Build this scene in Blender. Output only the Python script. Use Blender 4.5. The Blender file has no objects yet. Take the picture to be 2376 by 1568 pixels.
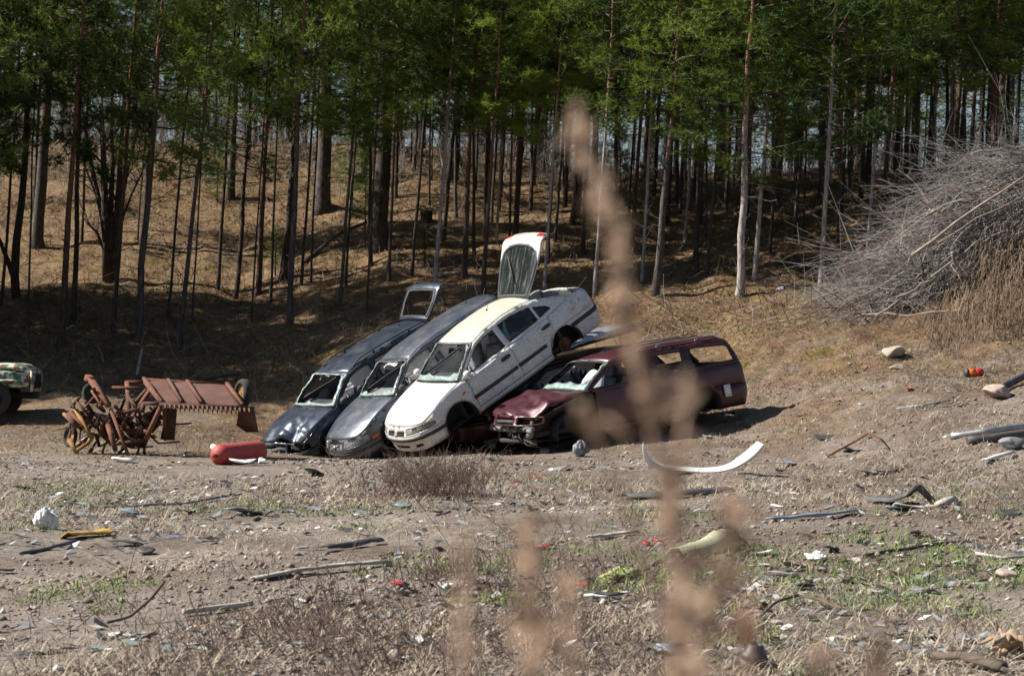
import bpy, math, random
import numpy as np
from mathutils import Vector, Matrix, Euler
from mathutils.geometry import delaunay_2d_cdt

scene = bpy.context.scene
COL = scene.collection
R = math.radians
rng = np.random.default_rng(7)
random.seed(7)

# ------------------------------------------------------------------ camera
CAM_H = 1.5
F_PX, CX, CY = 4950.0, 1188.0, 784.0          # a 75 mm lens; picture measured on a 2376 x 1568 grid
PITCH = math.atan((840 - CY) / F_PX)
cam_d = bpy.data.cameras.new('camera')
cam = bpy.data.objects.new('camera', cam_d)
COL.objects.link(cam)
cam.location = (0, 0, CAM_H)
cam.rotation_euler = (R(90) + PITCH, 0, 0)
cam_d.lens = 75
cam_d.sensor_width = 36
cam_d.clip_start = 0.1
cam_d.clip_end = 2000
cam_d.dof.use_dof = True
cam_d.dof.focus_distance = 25.0
cam_d.dof.aperture_fstop = 6.5
cam_d.dof.aperture_blades = 7
scene.camera = cam

# ------------------------------------------------------------------ sky, sun, exposure
SUN_EL, SUN_AZ = R(43), R(176)                  # azimuth counter-clockwise from +X, towards the sun
world = bpy.data.worlds.new('World')
scene.world = world
world.use_nodes = True
wn = world.node_tree
bg = wn.nodes['Background']
sky = wn.nodes.new('ShaderNodeTexSky')
sky.sky_type = 'NISHITA'
sky.sun_disc = False
sky.sun_elevation = SUN_EL
sky.sun_rotation = R(90) - SUN_AZ
sky.air_density = 1.0
sky.dust_density = 1.0
wn.links.new(sky.outputs[0], bg.inputs[0])
bg.inputs[1].default_value = 0.05
sun_d = bpy.data.lights.new('sun', 'SUN')
sun_d.energy = 5.0
sun_d.angle = R(0.53)
sun_d.color = (1.0, 0.955, 0.88)
sun = bpy.data.objects.new('sun', sun_d)
COL.objects.link(sun)
sdir = Vector((math.cos(SUN_EL) * math.cos(SUN_AZ), math.cos(SUN_EL) * math.sin(SUN_AZ), math.sin(SUN_EL)))
sun.rotation_euler = sdir.to_track_quat('Z', 'Y').to_euler()
vs = scene.view_settings
vs.view_transform = 'Standard'
vs.look = 'None'
vs.gamma = 1
vs.use_curve_mapping = False
vs.exposure = 0.93
scene.cycles.use_denoising = True
scene.cycles.max_bounces = 6
scene.cycles.diffuse_bounces = 1
scene.cycles.transparent_max_bounces = 8

# ------------------------------------------------------------------ noise and mesh helpers
def _hash(ix, iy, seed):
    h = (ix.astype(np.int64) * 374761393 + iy.astype(np.int64) * 668265263 + seed * 974634777) & 0xFFFFFFFF
    h = ((h ^ (h >> 13)) * 1274126177) & 0xFFFFFFFF
    return ((h ^ (h >> 16)) & 0xFFFF) / 65535.0

def vnoise(x, y, seed=0):
    x = np.asarray(x, float); y = np.asarray(y, float)
    ix, iy = np.floor(x), np.floor(y)
    fx, fy = x - ix, y - iy
    fx = fx * fx * (3 - 2 * fx); fy = fy * fy * (3 - 2 * fy)
    a = _hash(ix, iy, seed); b = _hash(ix + 1, iy, seed); c = _hash(ix, iy + 1, seed); d = _hash(ix + 1, iy + 1, seed)
    return (a + (b - a) * fx) * (1 - fy) + (c + (d - c) * fx) * fy - 0.5

def fbm(x, y, octaves=4, seed=0, gain=0.5):
    s, a, f = 0, 1.0, 1.0
    for k in range(octaves):
        s = s + a * vnoise(np.asarray(x) * f + 17.3 * k, np.asarray(y) * f - 9.1 * k, seed + k)
        a *= gain; f *= 2.03
    return s

class MB:
    """collects triangles"""
    def __init__(s): s.v = []; s.f = []; s.n = 0; s.m = []
    def add(s, v, f, mi=0):
        v = np.asarray(v, float).reshape(-1, 3); f = np.asarray(f, np.int64).reshape(-1, 3)
        s.v.append(v); s.f.append(f + s.n); s.n += len(v); s.m.append(np.full(len(f), mi, np.int32))
        return s
    def arrays(s): return np.concatenate(s.v), np.concatenate(s.f), np.concatenate(s.m)

def mesh_data(name, v, f, mats, smooth=False, mi=None):
    v = np.asarray(v, np.float32); f = np.asarray(f, np.int32)
    me = bpy.data.meshes.new(name)
    me.vertices.add(len(v)); me.vertices.foreach_set('co', v.ravel())
    me.loops.add(f.size); me.loops.foreach_set('vertex_index', f.ravel())
    k = f.shape[1]
    me.polygons.add(len(f))
    me.polygons.foreach_set('loop_start', np.arange(0, f.size, k, dtype=np.int32))
    if smooth: me.polygons.foreach_set('use_smooth', np.ones(len(f), bool))
    for m in (mats if isinstance(mats, (list, tuple)) else [mats]): me.materials.append(m)
    if mi is not None: me.polygons.foreach_set('material_index', np.asarray(mi, np.int32))
    me.update(calc_edges=True)
    return me

def link(name, data, parent=None, label=None, cat=None, group=None, kind=None, loc=None, rot=None, scale=None):
    o = bpy.data.objects.new(name, data)
    COL.objects.link(o)
    if parent is not None: o.parent = parent
    if loc is not None: o.location = loc
    if rot is not None: o.rotation_euler = rot
    if scale is not None: o.scale = scale if hasattr(scale, '__len__') else (scale,) * 3
    if label: o['label'] = label
    if cat: o['category'] = cat
    if group: o['group'] = group
    if kind: o['kind'] = kind
    return o

def build(mb, name, mats, parent=None, smooth=False, **kw):
    v, f, m = mb.arrays()
    return link(name, mesh_data(name, v, f, mats, smooth, m if isinstance(mats, (list, tuple)) and len(mats) > 1 else None), parent, **kw)

def frame_of(d):
    d = np.asarray(d, float); d = d / (np.linalg.norm(d) + 1e-9)
    a = np.array([0, 0, 1.0]) if abs(d[2]) < 0.9 else np.array([1.0, 0, 0])
    u = np.cross(a, d); u /= np.linalg.norm(u)
    return u, np.cross(d, u)

def tube(pts, rad, n=6, cap=True):
    pts = np.asarray(pts, float); m = len(pts)
    rad = np.broadcast_to(np.asarray(rad, float), (m,))
    d = np.gradient(pts, axis=0)
    u, w = frame_of(d.mean(0))
    a = np.arange(n) * 2 * np.pi / n
    ring = np.cos(a)[:, None] * u + np.sin(a)[:, None] * w
    v = (pts[:, None, :] + rad[:, None, None] * ring[None]).reshape(-1, 3)
    i = np.arange(m - 1)[:, None] * n; j = np.arange(n)[None]
    j2 = (j + 1) % n
    A, B, C, D = i + j, i + j2, i + n + j2, i + n + j
    f = np.concatenate([np.stack([A, B, C], -1).reshape(-1, 3), np.stack([A, C, D], -1).reshape(-1, 3)])
    if cap:
        v = np.concatenate([v, pts[:1], pts[-1:]])
        c0, c1 = m * n, m * n + 1
        q = np.arange(n); q2 = (q + 1) % n
        f = np.concatenate([f, np.stack([np.full(n, c0), q2, q], -1), np.stack([np.full(n, c1), (m - 1) * n + q, (m - 1) * n + q2], -1)])
    return v, f

BOXF = np.array([[0,2,1],[0,3,2],[4,5,6],[4,6,7],[0,1,5],[0,5,4],[1,2,6],[1,6,5],[2,3,7],[2,7,6],[3,0,4],[3,4,7]])
def box(c, size, rot=None):
    h = np.asarray(size, float) / 2
    v = np.array([[-1,-1,-1],[1,-1,-1],[1,1,-1],[-1,1,-1],[-1,-1,1],[1,-1,1],[1,1,1],[-1,1,1]]) * h
    if rot is not None: v = v @ np.array(rot).T
    return v + np.asarray(c, float), BOXF

def bar(a, b, w, h=None):
    """square bar from a to b"""
    a = np.asarray(a, float); b = np.asarray(b, float); h = h or w
    u, x = frame_of(b - a)
    o = [(-1,-1),(1,-1),(1,1),(-1,1)]
    v = [a + u*w/2*p + x*h/2*q for p, q in o] + [b + u*w/2*p + x*h/2*q for p, q in o]
    return np.array(v), BOXF

def rock_arrays(size, seed, sub=2, rough=0.35):
    """lumpy stone"""
    t = (1 + 5 ** .5) / 2
    v = np.array([[-1,t,0],[1,t,0],[-1,-t,0],[1,-t,0],[0,-1,t],[0,1,t],[0,-1,-t],[0,1,-t],[t,0,-1],[t,0,1],[-t,0,-1],[-t,0,1]], float)
    f = np.array([[0,11,5],[0,5,1],[0,1,7],[0,7,10],[0,10,11],[1,5,9],[5,11,4],[11,10,2],[10,7,6],[7,1,8],[3,9,4],[3,4,2],[3,2,6],[3,6,8],[3,8,9],[4,9,5],[2,4,11],[6,2,10],[8,6,7],[9,8,1]])
    v /= np.linalg.norm(v[0])
    for _ in range(sub):
        cache = {}; vl = list(v); nf = []
        def mid(a, b):
            k = (min(a, b), max(a, b))
            if k not in cache:
                p = vl[a] + vl[b]; vl.append(p / np.linalg.norm(p)); cache[k] = len(vl) - 1
            return cache[k]
        for a, b, c in f:
            ab, bc, ca = mid(a, b), mid(b, c), mid(c, a)
            nf += [[a, ab, ca], [b, bc, ab], [c, ca, bc], [ab, bc, ca]]
        v = np.array(vl); f = np.array(nf)
    n = fbm(v[:, 0] * 1.3 + v[:, 2] * .7 + seed * 3.1, v[:, 1] * 1.3 - v[:, 2] * .9 + seed, 3, seed)
    r = np.random.default_rng(seed)
    for _ in range(10):                                   # flat facets
        nrm = r.normal(size=3); nrm /= np.linalg.norm(nrm)
        d = v @ nrm; lim = r.uniform(.50, .80)
        v = np.where((d > lim)[:, None], v - (d - lim)[:, None] * nrm * .85, v)
    v = v * (1 + rough * n)[:, None]
    return v * np.asarray(size, float), f

# ------------------------------------------------------------------ terrain height
PROF = {   # lateral position: (distance, height)
    -16: [(0,0),(36,0.0),(40,.3),(45,1.0),(52,2.0),(60,3.9),(68,6.3),(80,9.7),(88,10.5),(125,10.4),(200,6)],
    -7:  [(0,0),(30,0),(36,-.08),(38.5,-.08),(40,.12),(45,.85),(52,1.92),(60,3.9),(68,6.3),(80,9.8),(88,10.6),(125,10.5),(200,6)],
    -2.5: [(0,0),(30,0),(33,-.05),(36,-.18),(39,-.36),(41,-.36),(42.3,-.1),(45,1.0),(50,2.4),(58,4.35),(68,6.5),(80,9.5),(88,10.2),(125,10),(200,6)],
    -.3: [(0,0),(31,0),(34,-.03),(37,-.10),(39,-.12),(41,.1),(44,1.0),(50,2.65),(58,4.4),(68,6.5),(80,9.2),(88,9.9),(125,9.8),(200,6)],
    3.5: [(0,0),(30,0.0),(35,.04),(38,.38),(40.5,.70),(43,1.35),(46,2.25),(50,3.05),(60,5.0),(70,6.9),(80,8.5),(88,9.1),(125,9),(200,5)],
    7.2: [(0,0),(15,.0),(25,.28),(32,.66),(38,1.2),(43,1.85),(48,2.9),(54,4.2),(65,6.3),(80,8.4),(88,8.9),(125,9),(200,5)],
    11:  [(0,0),(15,.05),(22,.35),(30,.85),(38,1.55),(42,2.15),(45,3.4),(48,4.5),(52,5.2),(65,6.8),(80,8.6),(88,9),(125,9),(200,5)],
    20:  [(0,0),(15,.1),(22,.5),(30,1.2),(38,2.3),(42,3.6),(46,4.8),(52,5.8),(65,7.2),(80,8.8),(88,9),(125,9),(200,5)],
}
PX = sorted(PROF)
DG = np.arange(0, 201, .5)
_k = np.exp(-.5 * (np.arange(-6, 7) / 1.7) ** 2); _k /= _k.sum()
TAB = np.stack([np.convolve(np.pad(np.interp(DG, *zip(*PROF[x])), 6, 'edge'), _k, 'valid') for x in PX])
PXA = np.array(PX, float)

def ground_smooth(x, y):
    x = np.asarray(x, float); y = np.asarray(y, float)
    xi = np.clip(x, PXA[0], PXA[-1] - 1e-6)
    i = np.clip(np.searchsorted(PXA, xi, 'right') - 1, 0, len(PXA) - 2)
    t = (xi - PXA[i]) / (PXA[i + 1] - PXA[i]); t = t * t * (3 - 2 * t)
    q = np.clip(y, 0, 199.4) / .5; j = q.astype(int); u = q - j
    a = TAB[i, j] * (1 - u) + TAB[i, j + 1] * u
    b = TAB[i + 1, j] * (1 - u) + TAB[i + 1, j + 1] * u
    return a * (1 - t) + b * t

def ground_z(x, y):
    x = np.asarray(x, float); y = np.asarray(y, float)
    far = np.clip((y - 38) / 12, 0, 1)
    z = ground_smooth(x, y)
    z = z + fbm(x * .35, y * .35, 3, 3) * (.10 + .42 * far) + fbm(x * 1.6, y * 1.6, 3, 11) * (.045 + .10 * far)
    right = np.clip((x - 1.0) / 3, 0, 1) * np.clip((y - 14) / 8, 0, 1) * np.clip((48 - y) / 6, 0, 1)
    z = z + fbm(x * 2.7, y * 2.0, 4, 29, .6) * .085 * right
    return z

def at(px, py, lift=0.0):
    """the spot on the ground seen at a point of the picture"""
    dx = (px - CX) / F_PX; dz0 = (CY - py) / F_PX
    c, s = math.cos(PITCH), math.sin(PITCH)
    d = np.array([dx, c - dz0 * s, s + dz0 * c]); d /= d[1]
    t = np.arange(3, 150, .04)
    h = CAM_H + d[2] * t - ground_z(d[0] * t, t)
    k = np.where(h < 0)[0]
    y = t[k[0]] if len(k) else 85.0
    return np.array([d[0] * y, y, float(ground_z(d[0] * y, y)) + lift])

def pt(px, py, y):
    """the point at distance y seen at a point of the picture"""
    dx = (px - CX) / F_PX; dz0 = (CY - py) / F_PX
    c, s = math.cos(PITCH), math.sin(PITCH)
    d = np.array([dx, c - dz0 * s, s + dz0 * c]); d /= d[1]
    return np.array([d[0] * y, y, CAM_H + d[2] * y])

# ------------------------------------------------------------------ materials
def nodes_mat(name, rough=.8, metallic=0.0):
    m = bpy.data.materials.new(name); m.use_nodes = True
    nt = m.node_tree; b = nt.nodes['Principled BSDF']
    b.inputs['Roughness'].default_value = rough; b.inputs['Metallic'].default_value = metallic
    return m, nt, b
def N(nt, t, **kw):
    n = nt.nodes.new(t)
    for k, v in kw.items(): setattr(n, k, v)
    return n
def L(nt, a, b): nt.links.new(a, b)
def tex_noise(nt, scale, detail=4, rough=.55, coord=None, vec=None):
    n = N(nt, 'ShaderNodeTexNoise'); n.inputs['Scale'].default_value = scale; n.inputs['Detail'].default_value = detail
    n.inputs['Roughness'].default_value = rough
    if vec is not None: L(nt, vec, n.inputs['Vector'])
    return n.outputs['Fac']
def coord(nt, kind='Object'):
    return N(nt, 'ShaderNodeTexCoord').outputs[kind]
def ramp(nt, fac, stops):
    r = N(nt, 'ShaderNodeValToRGB'); e = r.color_ramp.elements
    while len(e) < len(stops): e.new(.5)
    for q, (p, c) in zip(e, stops):
        q.position = p; q.color = (*c, 1) if len(c) == 3 else c
    L(nt, fac, r.inputs[0]); return r.outputs[0]
def mixc(nt, fac, a, b):
    m = N(nt, 'ShaderNodeMix', data_type='RGBA')
    for s, v in ((m.inputs[0], fac), (m.inputs[6], a), (m.inputs[7], b)):
        if hasattr(v, 'links'): L(nt, v, s)
        else: s.default_value = v if not hasattr(v, '__len__') else ((*v, 1) if len(v) == 3 else v)
    return m.outputs[2]
def mathn(nt, op, a, b=0.0, clamp=False):
    m = N(nt, 'ShaderNodeMath', operation=op, use_clamp=clamp)
    for s, v in zip(m.inputs, (a, b)):
        if hasattr(v, 'links'): L(nt, v, s)
        else: s.default_value = v
    return m.outputs[0]
def bump(nt, b, h, strength=.4, dist=.02):
    n = N(nt, 'ShaderNodeBump'); n.inputs['Strength'].default_value = strength; n.inputs['Distance'].default_value = dist
    L(nt, h, n.inputs['Height']); L(nt, n.outputs[0], b.inputs['Normal'])
GREY = lambda v: (v, v, v)

def plain(name, col, rough=.7, metallic=0.0, var=.25, scale=12, dirt=None, dirt_amt=.3, spec=None):
    """one colour with small natural variation, and dust where dirt is given"""
    m, nt, b = nodes_mat(name, rough, metallic)
    co = coord(nt)
    a = tuple(max(0, c * (1 - var)) for c in col); c2 = tuple(min(1, c * (1 + var)) for c in col)
    out = ramp(nt, tex_noise(nt, scale, 5, .6, vec=co), [(.3, a), (.7, c2)])
    if dirt:
        k = ramp(nt, tex_noise(nt, scale * .3, 6, .7, vec=co), [(.5 - dirt_amt * .5, GREY(0)), (.78, GREY(1))])
        out = mixc(nt, mathn(nt, 'MULTIPLY', k, min(1, dirt_amt * 2)), out, dirt)
        L(nt, mathn(nt, 'ADD', mathn(nt, 'MULTIPLY', k, .4), rough, True), b.inputs['Roughness'])
    L(nt, out, b.inputs['Base Color'])
    if spec is not None: b.inputs['Specular IOR Level'].default_value = spec
    return m

def ground_material():
    m, nt, b = nodes_mat('soil', .95)
    b.inputs['Specular IOR Level'].default_value = .15
    g = N(nt, 'ShaderNodeNewGeometry').outputs['Position']
    sx = N(nt, 'ShaderNodeSeparateXYZ'); L(nt, g, sx.inputs[0])
    n1 = tex_noise(nt, .55, 6, .6, vec=g); n2 = tex_noise(nt, 7, 6, .65, vec=g); n3 = tex_noise(nt, 42, 4, .7, vec=g)
    n4 = tex_noise(nt, 1.4, 5, .65, vec=g)
    sand = ramp(nt, n2, [(.25, (.15, .116, .095)), (.5, (.245, .203, .165)), (.75, (.35, .302, .25))])
    grit = ramp(nt, n3, [(.33, (.08, .065, .055)), (.5, (.245, .20, .168)), (.68, (.50, .45, .40))])
    soil = mixc(nt, .5, sand, grit)
    dark = ramp(nt, n2, [(.3, (.085, .062, .047)), (.7, (.21, .157, .12))])
    xr_ = N(nt, 'ShaderNodeMapRange'); xr_.inputs[1].default_value = -3; xr_.inputs[2].default_value = 7; xr_.inputs[4].default_value = .14; L(nt, sx.outputs[0], xr_.inputs[0])
    soil = mixc(nt, ramp(nt, mathn(nt, 'ADD', n1, xr_.outputs[0]), [(.47, GREY(0)), (.66, GREY(.85))]), soil, dark)
    # forest floor: needles, dry leaves and moss
    litter = ramp(nt, n3, [(.3, (.055, .027, .014)), (.48, (.145, .080, .044)), (.60, (.26, .165, .095)), (.70, (.50, .38, .26))])
    dryg = ramp(nt, n2, [(.3, (.10, .065, .035)), (.55, (.24, .17, .095)), (.75, (.36, .27, .16))])
    lit = mixc(nt, ramp(nt, tex_noise(nt, 2.3, 4, .6, vec=g), [(.4, GREY(0)), (.62, GREY(1))]), litter, dryg)
    moss = ramp(nt, n2, [(.3, (.070, .055, .012)), (.7, (.21, .165, .032))])
    lit = mixc(nt, ramp(nt, n4, [(.55, GREY(0)), (.67, GREY(.85))]), lit, moss)
    edge = mathn(nt, 'ADD', sx.outputs[1], mathn(nt, 'MULTIPLY', mathn(nt, 'SUBTRACT', n1, .5), 24))
    edge = mathn(nt, 'SUBTRACT', edge, mathn(nt, 'MULTIPLY', mathn(nt, 'MAXIMUM', sx.outputs[0], 0), .0))
    k = N(nt, 'ShaderNodeMapRange'); k.inputs[1].default_value = 32.5; k.inputs[2].default_value = 44
    L(nt, edge, k.inputs[0])
    L(nt, mixc(nt, k.outputs[0], soil, lit), b.inputs['Base Color'])
    h = mathn(nt, 'ADD', mathn(nt, 'MULTIPLY', n2, 1.0), mathn(nt, 'MULTIPLY', n3, .55))
    bump(nt, b, h, .9, .07)
    return m

M = {}
M['soil'] = ground_material()

# ------------------------------------------------------------------ ground
def make_ground():
    ys = [1.0]
    while ys[-1] < 100:
        y = ys[-1]; ys.append(y + (.25 if y < 9 else min(.085, max(.03, y * y * .00019)) if y < 47 else .17))
    ys = np.array(ys + [105, 115, 130, 160, 220, 400, 800])
    t = np.concatenate([[-6, -3, -1.6, -1.0, -.7, -.5, -.4], np.linspace(-.33, .33, 320), [.4, .5, .7, 1.0, 1.6, 3, 6]])
    X = ys[:, None] * t[None]; X[0] *= 8
    Y = np.broadcast_to(ys[:, None], X.shape).copy()
    Y[0] = -40
    X[0] = t * 60
    Z = ground_z(X, Y)
    v = np.stack([X, Y, Z], -1).reshape(-1, 3)
    r, c = X.shape
    i = (np.arange(r - 1)[:, None] * c + np.arange(c - 1)[None])
    f = np.stack([i, i + 1, i + c + 1, i + c], -1).reshape(-1, 4)
    return link('ground', mesh_data('ground', v, f, M['soil'], True), kind='structure')
make_ground()
# ------------------------------------------------------------------ forest
def bark_material(name, low, high, zc, blend):
    """grey plates below, thin orange bark higher up the stem"""
    m, nt, b = nodes_mat(name, .9)
    b.inputs['Specular IOR Level'].default_value = .2
    co = coord(nt)
    mp = N(nt, 'ShaderNodeMapping'); mp.inputs['Scale'].default_value = (22, 22, 5); L(nt, co, mp.inputs[0])
    n = tex_noise(nt, 1.0, 5, .7, vec=mp.outputs[0])
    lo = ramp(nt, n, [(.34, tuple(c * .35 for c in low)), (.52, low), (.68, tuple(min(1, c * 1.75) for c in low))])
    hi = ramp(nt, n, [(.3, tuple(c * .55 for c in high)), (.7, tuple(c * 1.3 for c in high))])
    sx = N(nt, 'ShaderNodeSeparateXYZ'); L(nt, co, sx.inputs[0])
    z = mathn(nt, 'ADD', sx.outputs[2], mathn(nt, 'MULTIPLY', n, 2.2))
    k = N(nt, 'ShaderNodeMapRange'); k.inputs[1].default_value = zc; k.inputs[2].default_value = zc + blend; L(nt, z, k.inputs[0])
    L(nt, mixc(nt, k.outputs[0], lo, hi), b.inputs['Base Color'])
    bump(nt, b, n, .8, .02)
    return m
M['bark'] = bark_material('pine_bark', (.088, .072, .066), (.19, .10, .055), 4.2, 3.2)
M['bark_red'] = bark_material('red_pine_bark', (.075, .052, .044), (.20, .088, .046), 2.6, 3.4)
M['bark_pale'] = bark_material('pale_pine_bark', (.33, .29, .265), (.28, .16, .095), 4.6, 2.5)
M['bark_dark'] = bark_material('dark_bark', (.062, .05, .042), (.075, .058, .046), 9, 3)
M['twig_grey'] = plain('grey_twig', (.23, .20, .175), .9, var=.35, scale=3)
M['twig_brown'] = plain('brown_twig', (.085, .058, .045), .9, var=.35, scale=3)

def needle_material(name, c0, c1):
    m, nt, b = nodes_mat(name, .62)
    g = N(nt, 'ShaderNodeNewGeometry')
    oi = N(nt, 'ShaderNodeObjectInfo')
    n = tex_noise(nt, 1.3, 3, .6, vec=coord(nt))
    n = mathn(nt, 'ADD', mathn(nt, 'MULTIPLY', n, .6), mathn(nt, 'MULTIPLY', g.outputs['Random Per Island'], .4))
    n = mathn(nt, 'ADD', n, mathn(nt, 'MULTIPLY', mathn(nt, 'SUBTRACT', oi.outputs['Random'], .5), .55))
    c = ramp(nt, n, [(.3, c0), (.68, c1)])
    L(nt, c, b.inputs['Base Color'])
    b.inputs['Specular IOR Level'].default_value = .25
    tr = N(nt, 'ShaderNodeBsdfTranslucent'); L(nt, c, tr.inputs[0])
    mx = N(nt, 'ShaderNodeMixShader'); mx.inputs[0].default_value = .42
    L(nt, b.outputs[0], mx.inputs[1]); L(nt, tr.outputs[0], mx.inputs[2])
    L(nt, mx.outputs[0], nt.nodes['Material Output'].inputs[0])
    return m
M['needles'] = needle_material('pine_needles', (.026, .060, .012), (.20, .265, .040))
M['needles_blue'] = needle_material('dark_pine_needles', (.022, .056, .014), (.150, .215, .040))

def tufts(mb, pos, dirs, size, k, r, wid=.05):
    """little fans of needle blades; one triangle each"""
    n = len(pos)
    d = np.repeat(dirs, k, 0) * .55 + r.normal(size=(n * k, 3)) * .62
    d[:, 2] += .18
    d /= np.linalg.norm(d, axis=1)[:, None]
    s = np.repeat(size, k) * r.uniform(.6, 1.25, n * k)
    p = np.repeat(pos, k, 0)
    w = np.cross(d, r.normal(size=(n * k, 3))); w /= np.linalg.norm(w, axis=1)[:, None] + 1e-9
    a = p + w * (s * wid)[:, None]; b = p - w * (s * wid)[:, None]; c = p + d * s[:, None]
    v = np.stack([a, b, c], 1).reshape(-1, 3)
    mb.add(v, np.arange(len(v)).reshape(-1, 3), 1)

def crown_mesh(seed, H, zc, spread, n_br, per, shape='pine', mats=None, k=15):
    """limbs and needle tufts from height zc to H"""
    r = np.random.default_rng(seed); mb = MB()
    P_, D_, S_ = [], [], []
    for i in range(n_br):
        u = (i + r.random()) / n_br; u = u ** 1.1
        z = zc + (H - zc) * u
        prof = (1 - u) ** .65 * min(1, .62 + u * 2.4) if shape == 'pine' else (1 - u) ** .9
        ln = spread * prof * r.uniform(.55, 1.2) + .15
        az = r.uniform(0, 2 * np.pi)
        up = r.uniform(-.10, .35) + .55 * u
        h = np.array([math.cos(az), math.sin(az), 0])
        q = np.linspace(0, 1, 5)[:, None]
        sag = -.22 * ln * (1 - u)
        pts = np.array([0, 0, z]) + h * ln * q + np.array([0, 0, 1.0]) * (up * ln * q + sag * q ** 2 * 1.4 + .30 * ln * q ** 3)
        pts[1:] += r.normal(size=(4, 3)) * .05 * ln
        v, f = tube(pts, np.linspace(.010 + .011 * ln, .004, 5), 3, False); mb.add(v, f, 0)
        m = max(3, int(per * (.35 + ln / spread)))
        t = .22 + .78 * r.random(m) ** .72
        base = np.stack([np.interp(t, np.linspace(0, 1, 5), pts[:, c]) for c in range(3)], 1)
        side = np.array([-h[1], h[0], 0])
        off = r.normal(size=(m, 1)) * side * .30 * ln * (1.05 - t)[:, None] * 1.25 + r.normal(size=(m, 3)) * .07
        off[:, 2] += r.uniform(-.05, .16, m)
        P_.append(base + off)
        dd = h + off * 1.5; D_.append(dd / np.linalg.norm(dd, axis=1)[:, None]); S_.append(np.full(m, 1.0))
    P_, D_ = np.concatenate(P_), np.concatenate(D_)
    tufts(mb, P_, D_, r.uniform(.11, .20, len(P_)), k, r)
    v, f, m = mb.arrays()
    return mesh_data('crown', v, f, mats or [M['twig_brown'], M['needles']], False, m)

def trunk_mesh(seed, H, r0, mat, dead=14, bend=.12, zc=4.0, flare=1.25):
    r = np.random.default_rng(seed); mb = MB()
    z = np.concatenate([[-.5, 0, .25], np.linspace(.8, H, 15)])
    rad = r0 * np.clip(1 - (z / H) * .86, .1, 1.1); rad[0:2] *= flare; rad[2] *= 1 + (flare - 1) * .4
    off = np.stack([np.convolve(r.normal(size=len(z) + 6), np.ones(7) / 7, 'valid') * bend for _ in range(2)], 1)
    off -= off[1]
    pts = np.column_stack([off, z])
    v, f = tube(pts, rad, 8); mb.add(v, f)
    for _ in range(dead):                                    # dead twigs and stubs below the crown
        h = r.uniform(.7, zc + 1.2); az = r.uniform(0, 2 * np.pi); ln = r.choice([r.uniform(.08, .2), r.uniform(.3, 1.25)])
        base = np.array([np.interp(h, z, pts[:, 0]), np.interp(h, z, pts[:, 1]), h])
        q = np.linspace(0, 1, 4)[:, None]
        d = np.array([math.cos(az), math.sin(az), r.uniform(-.1, .45)])
        p = base + d * ln * q + np.array([0, 0, -1]) * q ** 2 * ln * r.uniform(-.25, .35) + r.normal(size=(4, 3)) * .03 * ln
        v, f = tube(p, np.linspace(.013 if ln > .25 else .018, .004, 4), 3, False); mb.add(v, f)
        if ln > .6:
            for _ in range(3):
                b = p[1] + (p[3] - p[1]) * r.random(); e = b + (d + r.normal(size=3) * .7) * ln * .35
                v, f = tube([b, (b + e) / 2 + r.normal(size=3) * .02, e], [.006, .005, .003], 3, False); mb.add(v, f)
    v, f, m = mb.arrays()
    return mesh_data('trunk', v, f, mat, True)

H_T = 12.0
CROWNS = [crown_mesh(40 + i, H_T, zc, sp, 58, 27, mats=[M['twig_brown'], M[nm]]) for i, (zc, sp, nm) in enumerate(
    [(3.9, 1.5, 'needles'), (4.6, 1.35, 'needles'), (4.2, 1.75, 'needles'), (5.2, 1.3, 'needles'), (3.6, 1.9, 'needles_blue'), (4.5, 1.55, 'needles_blue')])]
CROWN_BIG = crown_mesh(60, 17.0, 6.0, 2.9, 80, 32, mats=[M['twig_brown'], M['needles']])
CROWNS_FAR = [crown_mesh(70 + i, H_T, zc, 2.2, 40, 13, mats=[M['twig_brown'], M['needles_blue' if i else 'needles']], k=11) for i, zc in enumerate((1.2, 2.6))]
T_R = .1
TRUNKS = {'mid': [trunk_mesh(i, H_T, T_R, M['bark'], 20) for i in range(3)],
          'red': [trunk_mesh(10 + i, H_T, T_R, M['bark_red'], 20) for i in range(3)],
          'pale': [trunk_mesh(20 + i, H_T, T_R, M['bark_pale'], 24) for i in range(3)],
          'dark': [trunk_mesh(30 + i, H_T, T_R, M['bark_dark'], 16) for i in range(3)],
          'big': [trunk_mesh(36, 17.0, .22, M['bark'], 14, .15, 6, 1.35)],
          'bigdark': [trunk_mesh(37, 17.0, .22, M['bark_dark'], 18, .15, 6, 1.35)],
          'far': [trunk_mesh(38 + i, H_T, T_R, M[b], 5) for i, b in enumerate(('bark_dark', 'bark_red', 'bark'))]}

def tree(pos, width, kind='mid', crown=0, lean=0.0, label=None, group=None, hs=1.0, rz=None, leany=0.0):
    t = link('pine_tree', None, label=label, cat='tree', group=group, loc=pos, rot=(R(leany), R(lean), 0))
    big = kind.startswith('big')
    base = .22 if big else T_R
    k = width / 2 / base * (.86 if kind == 'pale' else 1)
    tr = link('trunk', random.choice(TRUNKS[kind]), t, scale=(k, k, hs), rot=(0, 0, random.uniform(0, 6.28) if rz is None else rz))
    if crown is not None:
        me = CROWN_BIG if crown == 'big' else CROWNS_FAR[crown[1]] if isinstance(crown, tuple) else CROWNS[crown]
        s = random.uniform(.95, 1.3)
        low = bool(label) and ('bright' in label[:12] or 'bushy' in label)
        w = 1.4 if low else s * (1.35 if isinstance(crown, tuple) else 1)
        link('crown', me, t, loc=(0, 0, -.7 if low else random.uniform(-.5, .7)), scale=(w, w, hs), rot=(0, 0, random.uniform(0, 6.28)))
    return t

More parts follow.
